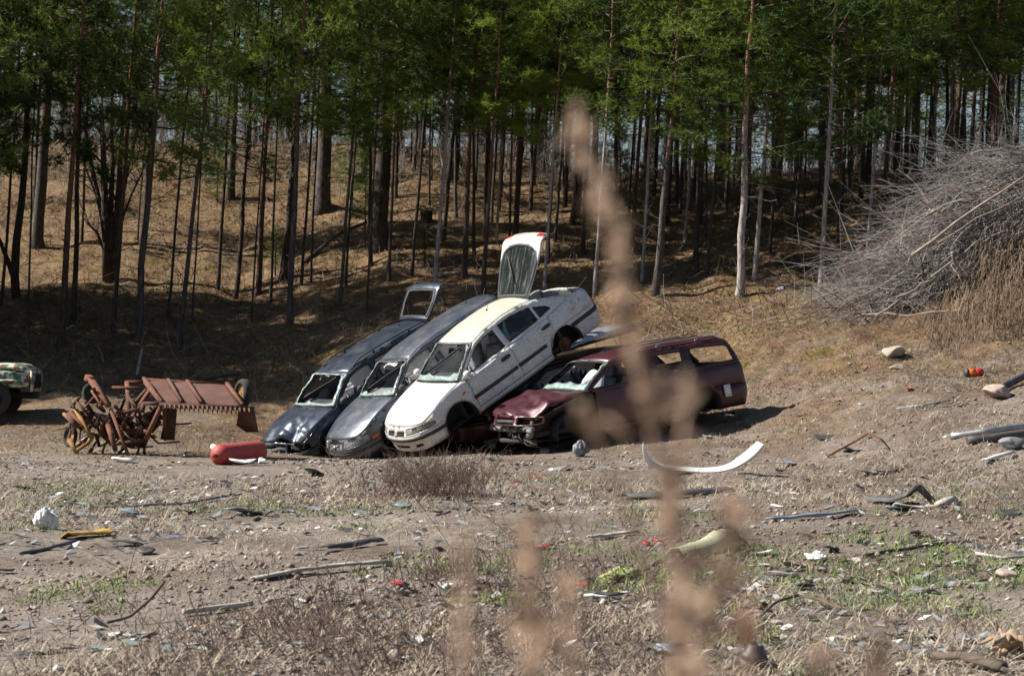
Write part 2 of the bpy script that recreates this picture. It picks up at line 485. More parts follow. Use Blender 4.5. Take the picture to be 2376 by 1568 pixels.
# every stem one can follow in the picture: (x, y of its foot, width, x where it leaves the top edge region, y there, kind, crown, label)
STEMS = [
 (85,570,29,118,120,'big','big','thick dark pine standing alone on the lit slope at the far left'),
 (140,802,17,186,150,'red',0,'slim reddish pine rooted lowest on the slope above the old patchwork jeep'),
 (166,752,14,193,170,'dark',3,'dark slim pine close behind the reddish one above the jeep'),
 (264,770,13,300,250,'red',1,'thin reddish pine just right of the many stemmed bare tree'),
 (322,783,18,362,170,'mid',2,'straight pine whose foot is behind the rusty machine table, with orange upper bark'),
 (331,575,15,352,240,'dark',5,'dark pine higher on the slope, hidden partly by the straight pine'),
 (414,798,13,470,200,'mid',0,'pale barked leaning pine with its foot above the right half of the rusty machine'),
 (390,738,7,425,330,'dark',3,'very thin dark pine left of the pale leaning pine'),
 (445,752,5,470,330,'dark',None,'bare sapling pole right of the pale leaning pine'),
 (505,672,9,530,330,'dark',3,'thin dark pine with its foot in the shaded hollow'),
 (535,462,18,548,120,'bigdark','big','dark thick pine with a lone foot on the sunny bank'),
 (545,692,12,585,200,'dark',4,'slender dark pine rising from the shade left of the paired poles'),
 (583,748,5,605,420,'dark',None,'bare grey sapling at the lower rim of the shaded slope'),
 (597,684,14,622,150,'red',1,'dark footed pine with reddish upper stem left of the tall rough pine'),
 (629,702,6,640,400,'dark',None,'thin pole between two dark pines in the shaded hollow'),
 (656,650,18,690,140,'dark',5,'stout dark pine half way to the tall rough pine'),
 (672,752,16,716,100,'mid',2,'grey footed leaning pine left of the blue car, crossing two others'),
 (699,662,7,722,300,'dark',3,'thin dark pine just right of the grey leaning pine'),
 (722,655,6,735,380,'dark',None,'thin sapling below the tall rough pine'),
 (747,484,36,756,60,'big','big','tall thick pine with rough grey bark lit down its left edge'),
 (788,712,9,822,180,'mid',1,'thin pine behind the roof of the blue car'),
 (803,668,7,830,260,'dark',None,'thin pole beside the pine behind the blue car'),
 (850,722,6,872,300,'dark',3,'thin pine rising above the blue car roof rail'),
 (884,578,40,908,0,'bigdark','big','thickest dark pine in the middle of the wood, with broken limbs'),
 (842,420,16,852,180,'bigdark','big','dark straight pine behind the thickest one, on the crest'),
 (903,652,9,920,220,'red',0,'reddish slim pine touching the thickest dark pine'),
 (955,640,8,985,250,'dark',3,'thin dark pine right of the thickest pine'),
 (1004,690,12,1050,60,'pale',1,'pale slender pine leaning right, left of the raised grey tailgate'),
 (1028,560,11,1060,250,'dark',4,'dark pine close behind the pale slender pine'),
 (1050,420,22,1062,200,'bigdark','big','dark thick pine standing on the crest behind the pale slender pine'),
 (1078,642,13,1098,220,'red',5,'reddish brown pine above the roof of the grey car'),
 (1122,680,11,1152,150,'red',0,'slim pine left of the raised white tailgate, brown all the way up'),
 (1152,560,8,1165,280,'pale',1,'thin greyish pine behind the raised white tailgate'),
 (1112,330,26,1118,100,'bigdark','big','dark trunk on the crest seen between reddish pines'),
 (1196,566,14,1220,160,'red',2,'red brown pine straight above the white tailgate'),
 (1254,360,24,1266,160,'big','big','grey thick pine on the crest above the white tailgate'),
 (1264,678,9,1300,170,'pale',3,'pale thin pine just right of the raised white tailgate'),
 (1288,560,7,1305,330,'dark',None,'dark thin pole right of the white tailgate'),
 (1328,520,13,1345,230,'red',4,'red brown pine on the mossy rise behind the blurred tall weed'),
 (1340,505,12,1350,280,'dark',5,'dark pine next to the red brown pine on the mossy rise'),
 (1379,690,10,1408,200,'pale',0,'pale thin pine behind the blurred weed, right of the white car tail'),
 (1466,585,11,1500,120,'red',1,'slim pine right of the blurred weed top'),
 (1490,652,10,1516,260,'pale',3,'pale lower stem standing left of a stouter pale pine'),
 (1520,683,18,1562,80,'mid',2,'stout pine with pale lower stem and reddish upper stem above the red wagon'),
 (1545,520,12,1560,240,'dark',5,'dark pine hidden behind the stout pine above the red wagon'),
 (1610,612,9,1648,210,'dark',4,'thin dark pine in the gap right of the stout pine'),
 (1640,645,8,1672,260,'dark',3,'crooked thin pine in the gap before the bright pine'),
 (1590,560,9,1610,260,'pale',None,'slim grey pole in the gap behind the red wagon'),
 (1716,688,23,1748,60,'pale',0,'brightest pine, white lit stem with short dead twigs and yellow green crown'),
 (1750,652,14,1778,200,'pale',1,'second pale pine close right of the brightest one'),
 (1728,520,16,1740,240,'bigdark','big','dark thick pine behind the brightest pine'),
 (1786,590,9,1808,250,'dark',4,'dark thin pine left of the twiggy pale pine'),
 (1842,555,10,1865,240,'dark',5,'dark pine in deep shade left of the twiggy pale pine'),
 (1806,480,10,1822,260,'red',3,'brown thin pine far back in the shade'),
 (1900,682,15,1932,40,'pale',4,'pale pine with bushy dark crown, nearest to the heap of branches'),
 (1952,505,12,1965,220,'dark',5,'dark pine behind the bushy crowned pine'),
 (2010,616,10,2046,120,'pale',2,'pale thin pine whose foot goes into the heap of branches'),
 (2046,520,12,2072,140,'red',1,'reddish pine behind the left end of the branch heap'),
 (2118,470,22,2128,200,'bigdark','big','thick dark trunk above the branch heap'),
 (2155,460,9,2170,200,'dark',4,'dark thin pine above the middle of the branch heap'),
 (2225,400,11,2242,120,'red',0,'reddish pine rising behind the top of the branch heap'),
 (2250,390,11,2262,150,'red',2,'second reddish pine rising behind the top of the branch heap'),
 (2312,330,13,2335,40,'red',1,'orange stemmed pine at the far right edge of the wood'),
 (2355,330,12,2366,100,'dark',5,'dark pine in the top right corner of the picture'),
 (65,775,6,75,420,'dark',None,'thin bare pole at the far left below the thick pine'),
 (190,560,7,200,330,'dark',3,'thin dark pine beside the many stemmed bare tree'),
]
for sx_, sy_, w_, tx_, ty_, kind, crown, lab in STEMS:
    p = at(sx_, sy_)
    D = p[1]
    top = pt(tx_, ty_, D)
    lean = math.degrees(math.atan2(top[0] - p[0], max(1.0, top[2] - p[2])))
    lean = max(-1, min(5.5, lean))
    tree(tuple(p), w_ * D / F_PX, kind, crown, lean, lab, 'pines of the wood behind the cars', hs=random.uniform(.84, 1.16), leany=random.uniform(-1.2, 1.2))

def scatter_trees():
    taken = [tuple(o.location[:2]) for o in COL.objects if o.name.startswith('pine_tree')]
    def free(x, y, d): return all((x - a) ** 2 + (y - b) ** 2 > d * d for a, b in taken)
    n = 0
    # the wood on the crest and beyond it
    while n < 122:
        y = random.uniform(77, 112); x = random.uniform(-.262, .262) * y
        if not free(x, y, 1.7): continue
        taken.append((x, y)); n += 1
        tree((x, y, float(ground_z(x, y))), random.uniform(.12, .30), 'far', ('f', random.randint(0, 1)), random.uniform(0, 4),
             'dark pine in the depth of the wood beyond the crest', 'pines beyond the crest', hs=random.uniform(.9, 1.25))
    n = 0
    # thin dark stems between the ones that can be followed, right half is denser
    while n < 104:
        y = random.uniform(53, 79); x = random.uniform(-.25, .27) * y
        if random.random() < (.9 if x < -4 else .05): continue
        if not free(x, y, 1.0): continue
        taken.append((x, y)); n += 1
        tree((x, y, float(ground_z(x, y))), random.uniform(.06, .15), random.choice(['dark', 'red', 'dark', 'dark', 'mid']), random.choice([0, 1, 2, 3, 4, 4, 5]), random.uniform(0, 4),
             'thin dark pine among many on the slope', 'thin pines between the taller ones on the slope', hs=random.uniform(.75, 1.1))
    n = 0
    # the same wood goes on to the left of the view
    while n < 64:
        y = random.uniform(45.5, 58); x = random.uniform(-27, -.242 * y - .6)
        if not free(x, y, 1.0): continue
        taken.append((x, y)); n += 1
        tree((x, y, float(ground_z(x, y))), random.uniform(.14, .25), 'mid', random.choice([0, 2, 4, 4, 5]), random.uniform(0, 4),
             'pine standing at the left outside the view', 'pines at the left outside the view', hs=random.uniform(.95, 1.15))
    n = 0
    while n < 8:
        y = random.uniform(50, 74); x = random.uniform(.26 * y, 24)
        if not free(x, y, 1.8): continue
        taken.append((x, y)); n += 1
        tree((x, y, float(ground_z(x, y))), random.uniform(.12, .25), 'far', ('f', random.randint(0, 1)), random.uniform(0, 4),
             'pine standing at the right outside the view', 'pines at the right outside the view')
scatter_trees()

def bare_tree():
    """many stemmed leafless tree on the left of the slope"""
    p = at(250, 655)
    t = link('bare_tree', None, label='leafless tree of several dark stems fanning out from one foot on the left slope', cat='tree', loc=tuple(p))
    D = p[1]; r = np.random.default_rng(5)
    def limb(pts, r0, parent, name='stem', depth=0):
        mb = MB(); pts = np.array(pts)
        v, f = tube(pts, np.linspace(r0, r0 * .35, len(pts)), 6 if r0 > .03 else 4); mb.add(v, f)
        for _ in range(9):
            k = r.uniform(.25, .98); b = np.array([np.interp(k, np.linspace(0, 1, len(pts)), pts[:, c]) for c in range(3)])
            d = np.array([r.normal() * .55, r.normal() * .4, 1]); ln = r.uniform(.4, 1.3)
            q = np.linspace(0, 1, 4)[:, None]
            pp = b + d * ln * q + r.normal(size=(4, 3)) * .04
            v, f = tube(pp, np.linspace(r0 * .28, .004, 4), 3, False); mb.add(v, f)
            for _ in range(3):
                b2 = pp[1] + (pp[3] - pp[1]) * r.random(); e = b2 + (d + r.normal(size=3) * .5) * ln * .5
                v, f = tube([b2, (b2 + e) / 2 + r.normal(size=3) * .02, e], [.007, .006, .004], 3, False); mb.add(v, f)
        v, f, m = mb.arrays()
        link(name, mesh_data(name, v, f, M['bark_dark'], True), parent)
    def q(px, py, dy=0): return pt(px, py, D + dy) - p
    for path, w in [([(250,660),(247,560),(243,460),(240,360),(235,240)], .16), ([(262,660),(268,540),(276,430),(282,330),(290,200)], .12),
                    ([(244,560),(232,470),(212,380),(196,300),(184,200)], .075), ([(256,580),(258,470),(262,380),(258,280),(262,160)], .09),
                    ([(266,560),(284,460),(300,380),(316,320),(330,230)], .06), ([(240,520),(222,450),(200,395),(184,350)], .05),
                    ([(262,600),(280,520),(306,450),(330,400),(352,340)], .045), ([(246,590),(225,540),(205,520),(195,500)], .05)]:
        limb([q(*c, dy=(i % 2) * .1) for i, c in enumerate(path)], w, t)
bare_tree()

def fork_tree():
    p = at(38, 690)
    t = link('forked_tree', None, label='dark forked tree with one trunk leaning out at the far left edge', cat='tree', loc=tuple(p))
    D = p[1]; q = lambda x, y: pt(x, y, D) - p
    for path, w in [([(38,700),(34,640),(38,560),(50,470),(58,380),(62,280),(70,100)], .13), ([(34,650),(18,605),(0,560),(-30,500)], .08)]:
        v, f = tube([q(*c) for c in path], np.linspace(w, w * .5, len(path)), 8)
        link('trunk', mesh_data('trunk', v, f, M['bark_dark'], True), t)
    link('crown', CROWNS[4], t, scale=(1, 1, .95))
fork_tree()

for sx_, sy_, k_ in ((848, 575, .22), (505, 470, .16), (818, 500, .26), (-6, 480, .34), (1500, 560, .2), (985, 620, .14), (640, 640, .12), (1440, 470, .2), (2330, 372, .22)):
    p = at(sx_, sy_)
    t = link('pine_sapling', None, label='young bushy green pine no taller than a man under the tall trees', cat='tree', group='young pines on the slope', loc=tuple(p))
    link('trunk', random.choice(TRUNKS['dark']), t, scale=(.25, .25, k_))
    link('crown', random.choice(CROWNS), t, loc=(0, 0, -3.2 * k_), scale=(k_ * 2, k_ * 2, k_ * 1.25))
# ------------------------------------------------------------------ car builder
def paint(name, base, dust, dust_amt=.35, speck=None, top=None, metallic=.35, rough=.38):
    """old car paint: dulled coat, dust film, dark specks, and moss where it lies flat"""
    m, nt, b = nodes_mat(name, rough, metallic)
    co = coord(nt)
    n = tex_noise(nt, 3.0, 7, .68, vec=co); n2 = tex_noise(nt, 24, 5, .7, vec=co)
    k = mathn(nt, 'MULTIPLY', ramp(nt, mathn(nt, 'ADD', mathn(nt, 'MULTIPLY', n, .7), mathn(nt, 'MULTIPLY', n2, .3)), [(.42, GREY(0)), (.72, GREY(1))]), dust_amt * 1.6, True)
    c = mixc(nt, k, base, dust)
    if speck:
        s = ramp(nt, tex_noise(nt, 48, 5, .75, vec=co), [(.50, GREY(0)), (.63, GREY(1))])
        s = mathn(nt, 'MULTIPLY', s, ramp(nt, tex_noise(nt, 4.0, 4, .6, vec=co), [(.34, GREY(.25)), (.6, GREY(1))]))
        c = mixc(nt, mathn(nt, 'MULTIPLY', s, speck[3]), c, speck[:3])
    if top:
        g = N(nt, 'ShaderNodeTexCoord').outputs['Normal']
        sx = N(nt, 'ShaderNodeSeparateXYZ'); L(nt, g, sx.inputs[0])
        so = N(nt, 'ShaderNodeSeparateXYZ'); L(nt, co, so.inputs[0])
        zz = N(nt, 'ShaderNodeMapRange'); zz.inputs[1].default_value = .95; zz.inputs[2].default_value = 1.30; L(nt, so.outputs[2], zz.inputs[0])
        w = mathn(nt, 'MULTIPLY', ramp(nt, sx.outputs[2], [(.72, GREY(0)), (.96, GREY(1))]), ramp(nt, zz.outputs[0], [(.0, GREY(0)), (1.0, GREY(1))]))
        w = mathn(nt, 'MULTIPLY', w, ramp(nt, mathn(nt, 'ADD', mathn(nt, 'MULTIPLY', n2, .75), mathn(nt, 'MULTIPLY', n, .25)), [(.36, GREY(.25)), (.6, GREY(1))]))
        c = mixc(nt, mathn(nt, 'MULTIPLY', w, top[3]), c, top[:3])
    ru = ramp(nt, mathn(nt, 'ADD', mathn(nt, 'MULTIPLY', tex_noise(nt, 5.5, 6, .75, vec=co), .8), mathn(nt, 'MULTIPLY', n2, .2)), [(.60, GREY(0)), (.66, GREY(.8))])
    c = mixc(nt, ru, c, (.13, .06, .03))
    L(nt, c, b.inputs['Base Color'])
    rr = N(nt, 'ShaderNodeMapRange'); rr.inputs[3].default_value = rough; rr.inputs[4].default_value = min(1, rough + .38); L(nt, k, rr.inputs[0])
    L(nt, rr.outputs[0], b.inputs['Roughness'])
    b.inputs['Coat Weight'].default_value = .35; b.inputs['Coat Roughness'].default_value = .18
    bump(nt, b, n, .12, .01)
    return m

M['paint_white'] = paint('white_paint', (.66, .66, .65), (.40, .37, .31), .38, (.045, .042, .035, .85), (.37, .335, .20, .92), .0, .4)
M['paint_blue'] = paint('dark_blue_paint', (.022, .036, .062), (.15, .14, .13), .26, None, None, .45, .33)
M['paint_grey'] = paint('grey_paint', (.075, .088, .115), (.22, .21, .19), .28, None, None, .6, .36)
M['paint_red'] = paint('dark_red_paint', (.052, .005, .010), (.12, .065, .055), .22, None, None, .2, .36)
M['paint_silver'] = paint('silver_paint', (.40, .44, .50), (.4, .38, .34), .2, None, None, .6, .35)
M['black'] = plain('black_plastic', (.020, .021, .023), .55, dirt=(.13, .115, .10), dirt_amt=.22)
M['dark_metal'] = plain('dark_metal', (.04, .038, .037), .6, .4, dirt=(.12, .095, .075), dirt_amt=.35)
M['liner'] = plain('liner', (.018, .017, .017), .9)
M['seat'] = plain('seat_cloth', (.20, .21, .235), .95, var=.3, scale=20)
M['trim_grey'] = plain('grey_trim', (.16, .165, .175), .8, dirt=(.2, .18, .15), dirt_amt=.3)
M['headliner'] = plain('headliner', (.42, .40, .37), .95)
M['airbag'] = plain('airbag_cloth', (.74, .74, .75), .95, var=.15, dirt=(.3, .27, .22), dirt_amt=.18)
def translucent_cloth():
    m, nt, b = nodes_mat('airbag_cloth', .95)
    c = ramp(nt, tex_noise(nt, 7, 4, .6, vec=coord(nt)), [(.3, (.72, .71, .70)), (.7, (.88, .88, .88))])
    L(nt, c, b.inputs['Base Color']); tr = N(nt, 'ShaderNodeBsdfTranslucent'); L(nt, c, tr.inputs[0])
    mx = N(nt, 'ShaderNodeMixShader'); mx.inputs[0].default_value = .6
    L(nt, b.outputs[0], mx.inputs[1]); L(nt, tr.outputs[0], mx.inputs[2]); L(nt, mx.outputs[0], nt.nodes['Material Output'].inputs[0]); return m
M['curtain'] = translucent_cloth()
M['lamp_red'] = plain('red_lamp', (.42, .012, .012), .25, var=.2, scale=30)
M['lamp_orange'] = plain('orange_lamp', (.75, .13, .01), .25, var=.1)
M['rust'] = plain('rust', (.20, .085, .045), .9, .1, var=.5, scale=9, dirt=(.09, .04, .025), dirt_amt=.5)
M['chrome'] = plain('dull_chrome', (.42, .43, .44), .35, .9, dirt=(.18, .15, .12), dirt_amt=.25)

def lamp_glass():
    m, nt, b = nodes_mat('lamp_glass', .12)
    b.inputs['Base Color'].default_value = (.75, .78, .8, 1)
    b.inputs['Transmission Weight'].default_value = .85
    b.inputs['IOR'].default_value = 1.3
    return m
M['lamp_glass'] = lamp_glass()
M['reflector'] = plain('reflector', (.55, .57, .60), .3, .7, var=.35, scale=14)
M['lamp_dull'] = plain('dulled_lamp', (.17, .165, .14), .35, .1, var=.3, scale=16, dirt=(.25, .23, .18), dirt_amt=.3)

def glass_mat(name, tint, crazed):
    m, nt, b = nodes_mat(name, .1)
    out = nt.nodes['Material Output']
    tr = N(nt, 'ShaderNodeBsdfTransparent'); tr.inputs[0].default_value = (*tint, 1)
    co = coord(nt)
    if crazed:
        v = N(nt, 'ShaderNodeTexVoronoi', feature='DISTANCE_TO_EDGE'); v.inputs['Scale'].default_value = 55; L(nt, co, v.inputs['Vector'])
        k = ramp(nt, v.outputs['Distance'], [(.02, GREY(.95)), (.12, GREY(.35))])
        b.inputs['Base Color'].default_value = (.46, .57, .54, 1); b.inputs['Roughness'].default_value = .4
        k = mathn(nt, 'MULTIPLY', k, ramp(nt, tex_noise(nt, 9, 4, .6, vec=co), [(.3, GREY(.55)), (.6, GREY(1))]))
    else:
        mp = N(nt, 'ShaderNodeMapping'); mp.inputs['Scale'].default_value = (2, 16, 2); L(nt, co, mp.inputs[0])
        k = ramp(nt, tex_noise(nt, 1.0, 6, .75, vec=mp.outputs[0]), [(.50, GREY(.06)), (.68, GREY(.55))])
        b.inputs['Base Color'].default_value = (.26, .30, .28, 1); b.inputs['Roughness'].default_value = .25
    gl = N(nt, 'ShaderNodeBsdfGlossy'); gl.inputs['Roughness'].default_value = .05
    fr = N(nt, 'ShaderNodeFresnel'); fr.inputs[0].default_value = 1.5
    m1 = N(nt, 'ShaderNodeMixShader'); L(nt, fr.outputs[0], m1.inputs[0]); L(nt, tr.outputs[0], m1.inputs[1]); L(nt, gl.outputs[0], m1.inputs[2])
    m2 = N(nt, 'ShaderNodeMixShader'); L(nt, k, m2.inputs[0]); L(nt, m1.outputs[0], m2.inputs[1]); L(nt, b.outputs[0], m2.inputs[2])
    L(nt, m2.outputs[0], out.inputs[0])
    return m
M['glass_broken'] = glass_mat('crazed_glass', (.55, .75, .70), True)
M['glass_dirty'] = glass_mat('dusty_glass', (.22, .32, .33), False)

def pip(p, poly):
    x, y = p[:, 0], p[:, 1]; ins = np.zeros(len(p), bool)
    n = len(poly)
    for i in range(n):
        x1, y1 = poly[i]; x2, y2 = poly[(i + 1) % n]
        c = ((y1 > y) != (y2 > y)) & (x < (x2 - x1) * (y - y1) / (y2 - y1 + 1e-12) + x1)
        ins ^= c
    return ins

def densify(poly, res):
    out = []
    for a, b in zip(poly, poly[1:] + poly[:1]):
        a = np.array(a, float); b = np.array(b, float)
        n = max(1, int(math.ceil(np.linalg.norm(b - a) / res)))
        out += [tuple(a + (b - a) * k / n) for k in range(n)]
    return out

def fill(poly, holes=(), res=.07):
    """triangles of a flat outline with holes, with points inside it"""
    poly = densify(list(map(tuple, poly)), res); holes = [densify(list(map(tuple, h)), res) for h in holes]
    pa = np.array(poly)
    lo, hi = pa.min(0), pa.max(0)
    gx, gy = np.meshgrid(np.arange(lo[0] + res * .5, hi[0], res), np.arange(lo[1] + res * .5, hi[1], res))
    g = np.stack([gx.ravel(), gy.ravel()], 1)
    k = pip(g, poly)
    for h in holes: k &= ~pip(g, h)
    g = g[k]
    allb = np.concatenate([pa] + [np.array(h) for h in holes])
    if len(g):
        d = np.sqrt(((g[:, None] - allb[None]) ** 2).sum(-1)).min(1); g = g[d > res * .45]
    pts, edges = [], []
    for lp in [poly] + holes:
        s = len(pts); n = len(lp)
        pts += lp; edges += [(s + i, s + (i + 1) % n) for i in range(n)]
    pts += [tuple(q) for q in g]
    v, e, f, *_ = delaunay_2d_cdt([Vector(p) for p in pts], edges, [], 0, 1e-6)
    v = np.array([tuple(q) for q in v]); f = np.array([t for t in f if len(t) == 3], int)
    c = v[f].mean(1)
    k = pip(c, poly)
    for h in holes: k &= ~pip(c, h)
    return v, f[k]

def arc(cx, cz, r, a0, a1, n=12):
    return [(cx + r * math.cos(R(a0 + (a1 - a0) * i / n)), cz + r * math.sin(R(a0 + (a1 - a0) * i / n))) for i in range(n + 1)]

def coons(c0, c1, d0, d1, nu, nv, bulge=0.0, up=(0, 0, 1)):
    """surface between four curves: c0,c1 run along u at v=0,1; d0,d1 run along v at u=0,1"""
    u = np.linspace(0, 1, nu); v = np.linspace(0, 1, nv)
    A, B, C, D = (np.array([f(t) for t in ts]) for f, ts in ((c0, u), (c1, u), (d0, v), (d1, v)))
    U, V = u[:, None, None], v[None, :, None]
    S = (1 - V) * A[:, None] + V * B[:, None] + (1 - U) * C[None] + U * D[None]
    S = S - ((1 - U) * (1 - V) * A[0] + U * (1 - V) * A[-1] + (1 - U) * V * B[0] + U * V * B[-1])
    S = S + (16 * U * (1 - U) * V * (1 - V)) ** .6 * bulge * np.array(up)
    i = np.arange(nu - 1)[:, None] * nv + np.arange(nv - 1)[None]
    f = np.concatenate([np.stack([i, i + nv, i + nv + 1], -1).reshape(-1, 3), np.stack([i, i + nv + 1, i + 1], -1).reshape(-1, 3)])
    return S, f

def orient(v, f, outward):
    """flip triangles so that their normals agree with the directions given per vertex"""
    n = np.cross(v[f[:, 1]] - v[f[:, 0]], v[f[:, 2]] - v[f[:, 0]])
    o = outward[f].mean(1)
    k = (n * o).sum(1) < 0
    f = f.copy(); f[k] = f[k][:, ::-1]
    return f

class Car:
    def __init__(s, root, P, body):
        s.root, s.P, s.body = root, P, body
        s.seed = len(root.name)
        xn, xt, W = P['xn'], P['xt'], P['W']
        af, ar = .62, .42
        t = np.linspace(0, np.pi / 2, 40)
        nf, nr = 2.5, 3.4
        front = np.stack([xn - af + af * np.cos(t) ** (2 / nf), (W - .055) * np.sin(t) ** (2 / nf * .92)], 1)
        rear = np.stack([xt + ar - ar * np.sin(t) ** (2 / nr), (W - .035) * np.cos(t) ** (2 / nr)], 1)
        xs = np.linspace(xn - af, xt + ar, 30)[1:-1]
        u = (xs - xs[0]) / (xs[-1] - xs[0])
        side = np.stack([xs, W - .055 * (1 - u) ** 2 - .035 * u ** 2 + .0 * u], 1)
        pl = np.concatenate([front, side, rear])
        ds = np.linalg.norm(np.diff(pl, axis=0), axis=1); keep = np.concatenate([[True], ds > 1e-5]); pl = pl[keep]
        s.s = np.concatenate([[0], np.cumsum(np.linalg.norm(np.diff(pl, axis=0), axis=1))])
        s.pl = pl
        tg = np.gradient(pl, s.s, axis=0); nn = np.stack([-tg[:, 1], tg[:, 0]], 1)
        nn = np.where((nn * (pl - np.array([0, 0]))).sum(1)[:, None] < 0, -nn, nn)
        nn[0] = (1, 0); nn[-1] = (-1, 0)
        s.nn = nn / np.linalg.norm(nn, axis=1)[:, None]
        s.dents = []
    def X(s, x):                                            # arc position of a place along the side
        return float(np.interp(-x, -s.pl[:, 0], s.s))
    def Y(s, y):                                            # arc position on the nose
        return math.copysign(float(np.interp(abs(y), s.pl[:60, 1], s.s[:60])), y)
    def offset(s, a, z):
        P = s.P; a = np.abs(a)
        zb = P['belt']
        wf = np.clip(1 - (a - .3) / .75, 0, 1); wf = wf * wf * (3 - 2 * wf)
        wr = np.clip(1 - (s.s[-1] - a - .3) / .6, 0, 1)
        side = .05 * np.clip((.42 - z) / .2, 0, 1.5) ** 2 + .028 * np.clip((z - .62) / .3, 0, 1.4) ** 2 + P['tumble'] * np.clip(z - zb, 0, 1) + .12 * np.clip(z - zb - .25, 0, 1) ** 2
        nose = P.get('nose_lean', .55) * np.clip(z - .56, 0, 1) + .14 * np.clip(.30 - z, 0, 1) - .035 * np.exp(-((z - .50) / .09) ** 2)
        tail = P.get('tail_lean', .08) * np.clip(z - .62, 0, 1) + .35 * np.clip(.36 - z, 0, 1) - .05 * np.exp(-((z - .50) / .11) ** 2)
        return side * (1 - wf) * (1 - wr) + nose * wf + tail * wr
    def map(s, q):
        q = np.asarray(q, float); a, z = q[:, 0], q[:, 1]
        b = np.abs(a)
        p = np.stack([np.interp(b, s.s, s.pl[:, c]) for c in (0, 1)], 1)
        n = np.stack([np.interp(b, s.s, s.nn[:, c]) for c in (0, 1)], 1)
        n /= np.linalg.norm(n, axis=1)[:, None]
        p = p - n * s.offset(a, z)[:, None]
        sg = np.where(a < 0, -1, 1)
        o = np.stack([p[:, 0], np.maximum(p[:, 1], 0) * sg, z], 1)
        out = np.stack([n[:, 0], n[:, 1] * sg, np.zeros(len(n))], 1)
        return o, out
    def dent(s, v):
        v = v.copy(); q = fbm(v[:, 0] * 2.3 + v[:, 2] * 1.1 + s.seed, v[:, 1] * 1.7 - v[:, 2] * 2.1, 3, 12 + s.seed)
        v[:, 1] += q * .016 * np.sign(v[:, 1]) * np.clip(np.abs(v[:, 1]) * 2, 0, 1); v[:, 2] += q * .012
        for c, r, d, f in s.dents:
            w = np.exp(-(((v - np.array(c)) / np.array(r)) ** 2).sum(1))
            n = fbm(v[:, 0] * f + v[:, 2] * f * .7, v[:, 1] * f + v[:, 2] * f * .5, 3, 5) if f else 0
            v = v + w[:, None] * (np.array(d)[None] + (n * .35 * np.linalg.norm(d) * 2)[:, None] * np.array([.5, .3, 1.0]) if f else np.array(d)[None])
        return v
    def part(s, name, v, f, mat, thick=.022, parent=None, label=None, smooth=True):
        o = link(name, mesh_data(name, s.dent(v), f, mat if isinstance(mat, (list, tuple)) else [mat], smooth), parent or s.root, label=label)
        if thick:
            md = o.modifiers.new('thickness', 'SOLIDIFY'); md.thickness = thick; md.offset = -1; md.use_even_offset = False
        return o
    def side_panel(s, name, poly, mat, holes=(), sides=(1, -1), res=.075, thick=.022, inset=0.0, label=None, parent=None):
        """poly in (x, z) on the car's side"""
        out = []
        for sg in sides:
            cv = lambda P_: [(sg * s.X(x), z) for x, z in P_]
            v, f = fill(cv(poly), [cv(h) for h in holes], res)
            p, o = s.map(v); p = p - o * inset
            out.append(s.part(name, p, orient(p, f, o), mat, thick, parent, label if sg == 1 else None))
        return out
    def nose_panel(s, name, poly, mat, holes=(), res=.06, thick=.02, inset=0.0, parent=None, label=None, rear=False):
        """poly in (arc position, z) round the nose; negative is the car's right"""
        v, f = fill(poly, holes, res)
        p, o = s.map(v)
        p = p - o * inset
        return s.part(name, p, orient(p, f, o), mat, thick, parent, label)
    def edge(s, pts):
        """curve function through side points (x, z); left side sign +1"""
        pts = np.array(pts, float); d = np.concatenate([[0], np.cumsum(np.linalg.norm(np.diff(pts, axis=0), axis=1))]); d /= d[-1]
        def fn(sg, inset=0.0):
            def g(t):
                x = np.interp(t, d, pts[:, 0]); z = np.interp(t, d, pts[:, 1])
                p, o = s.map([(sg * s.X(x), z)])
                return p[0] - o[0] * inset
            return g
        return fn

def lerp(a, b): return lambda t: a * (1 - t) + b * t

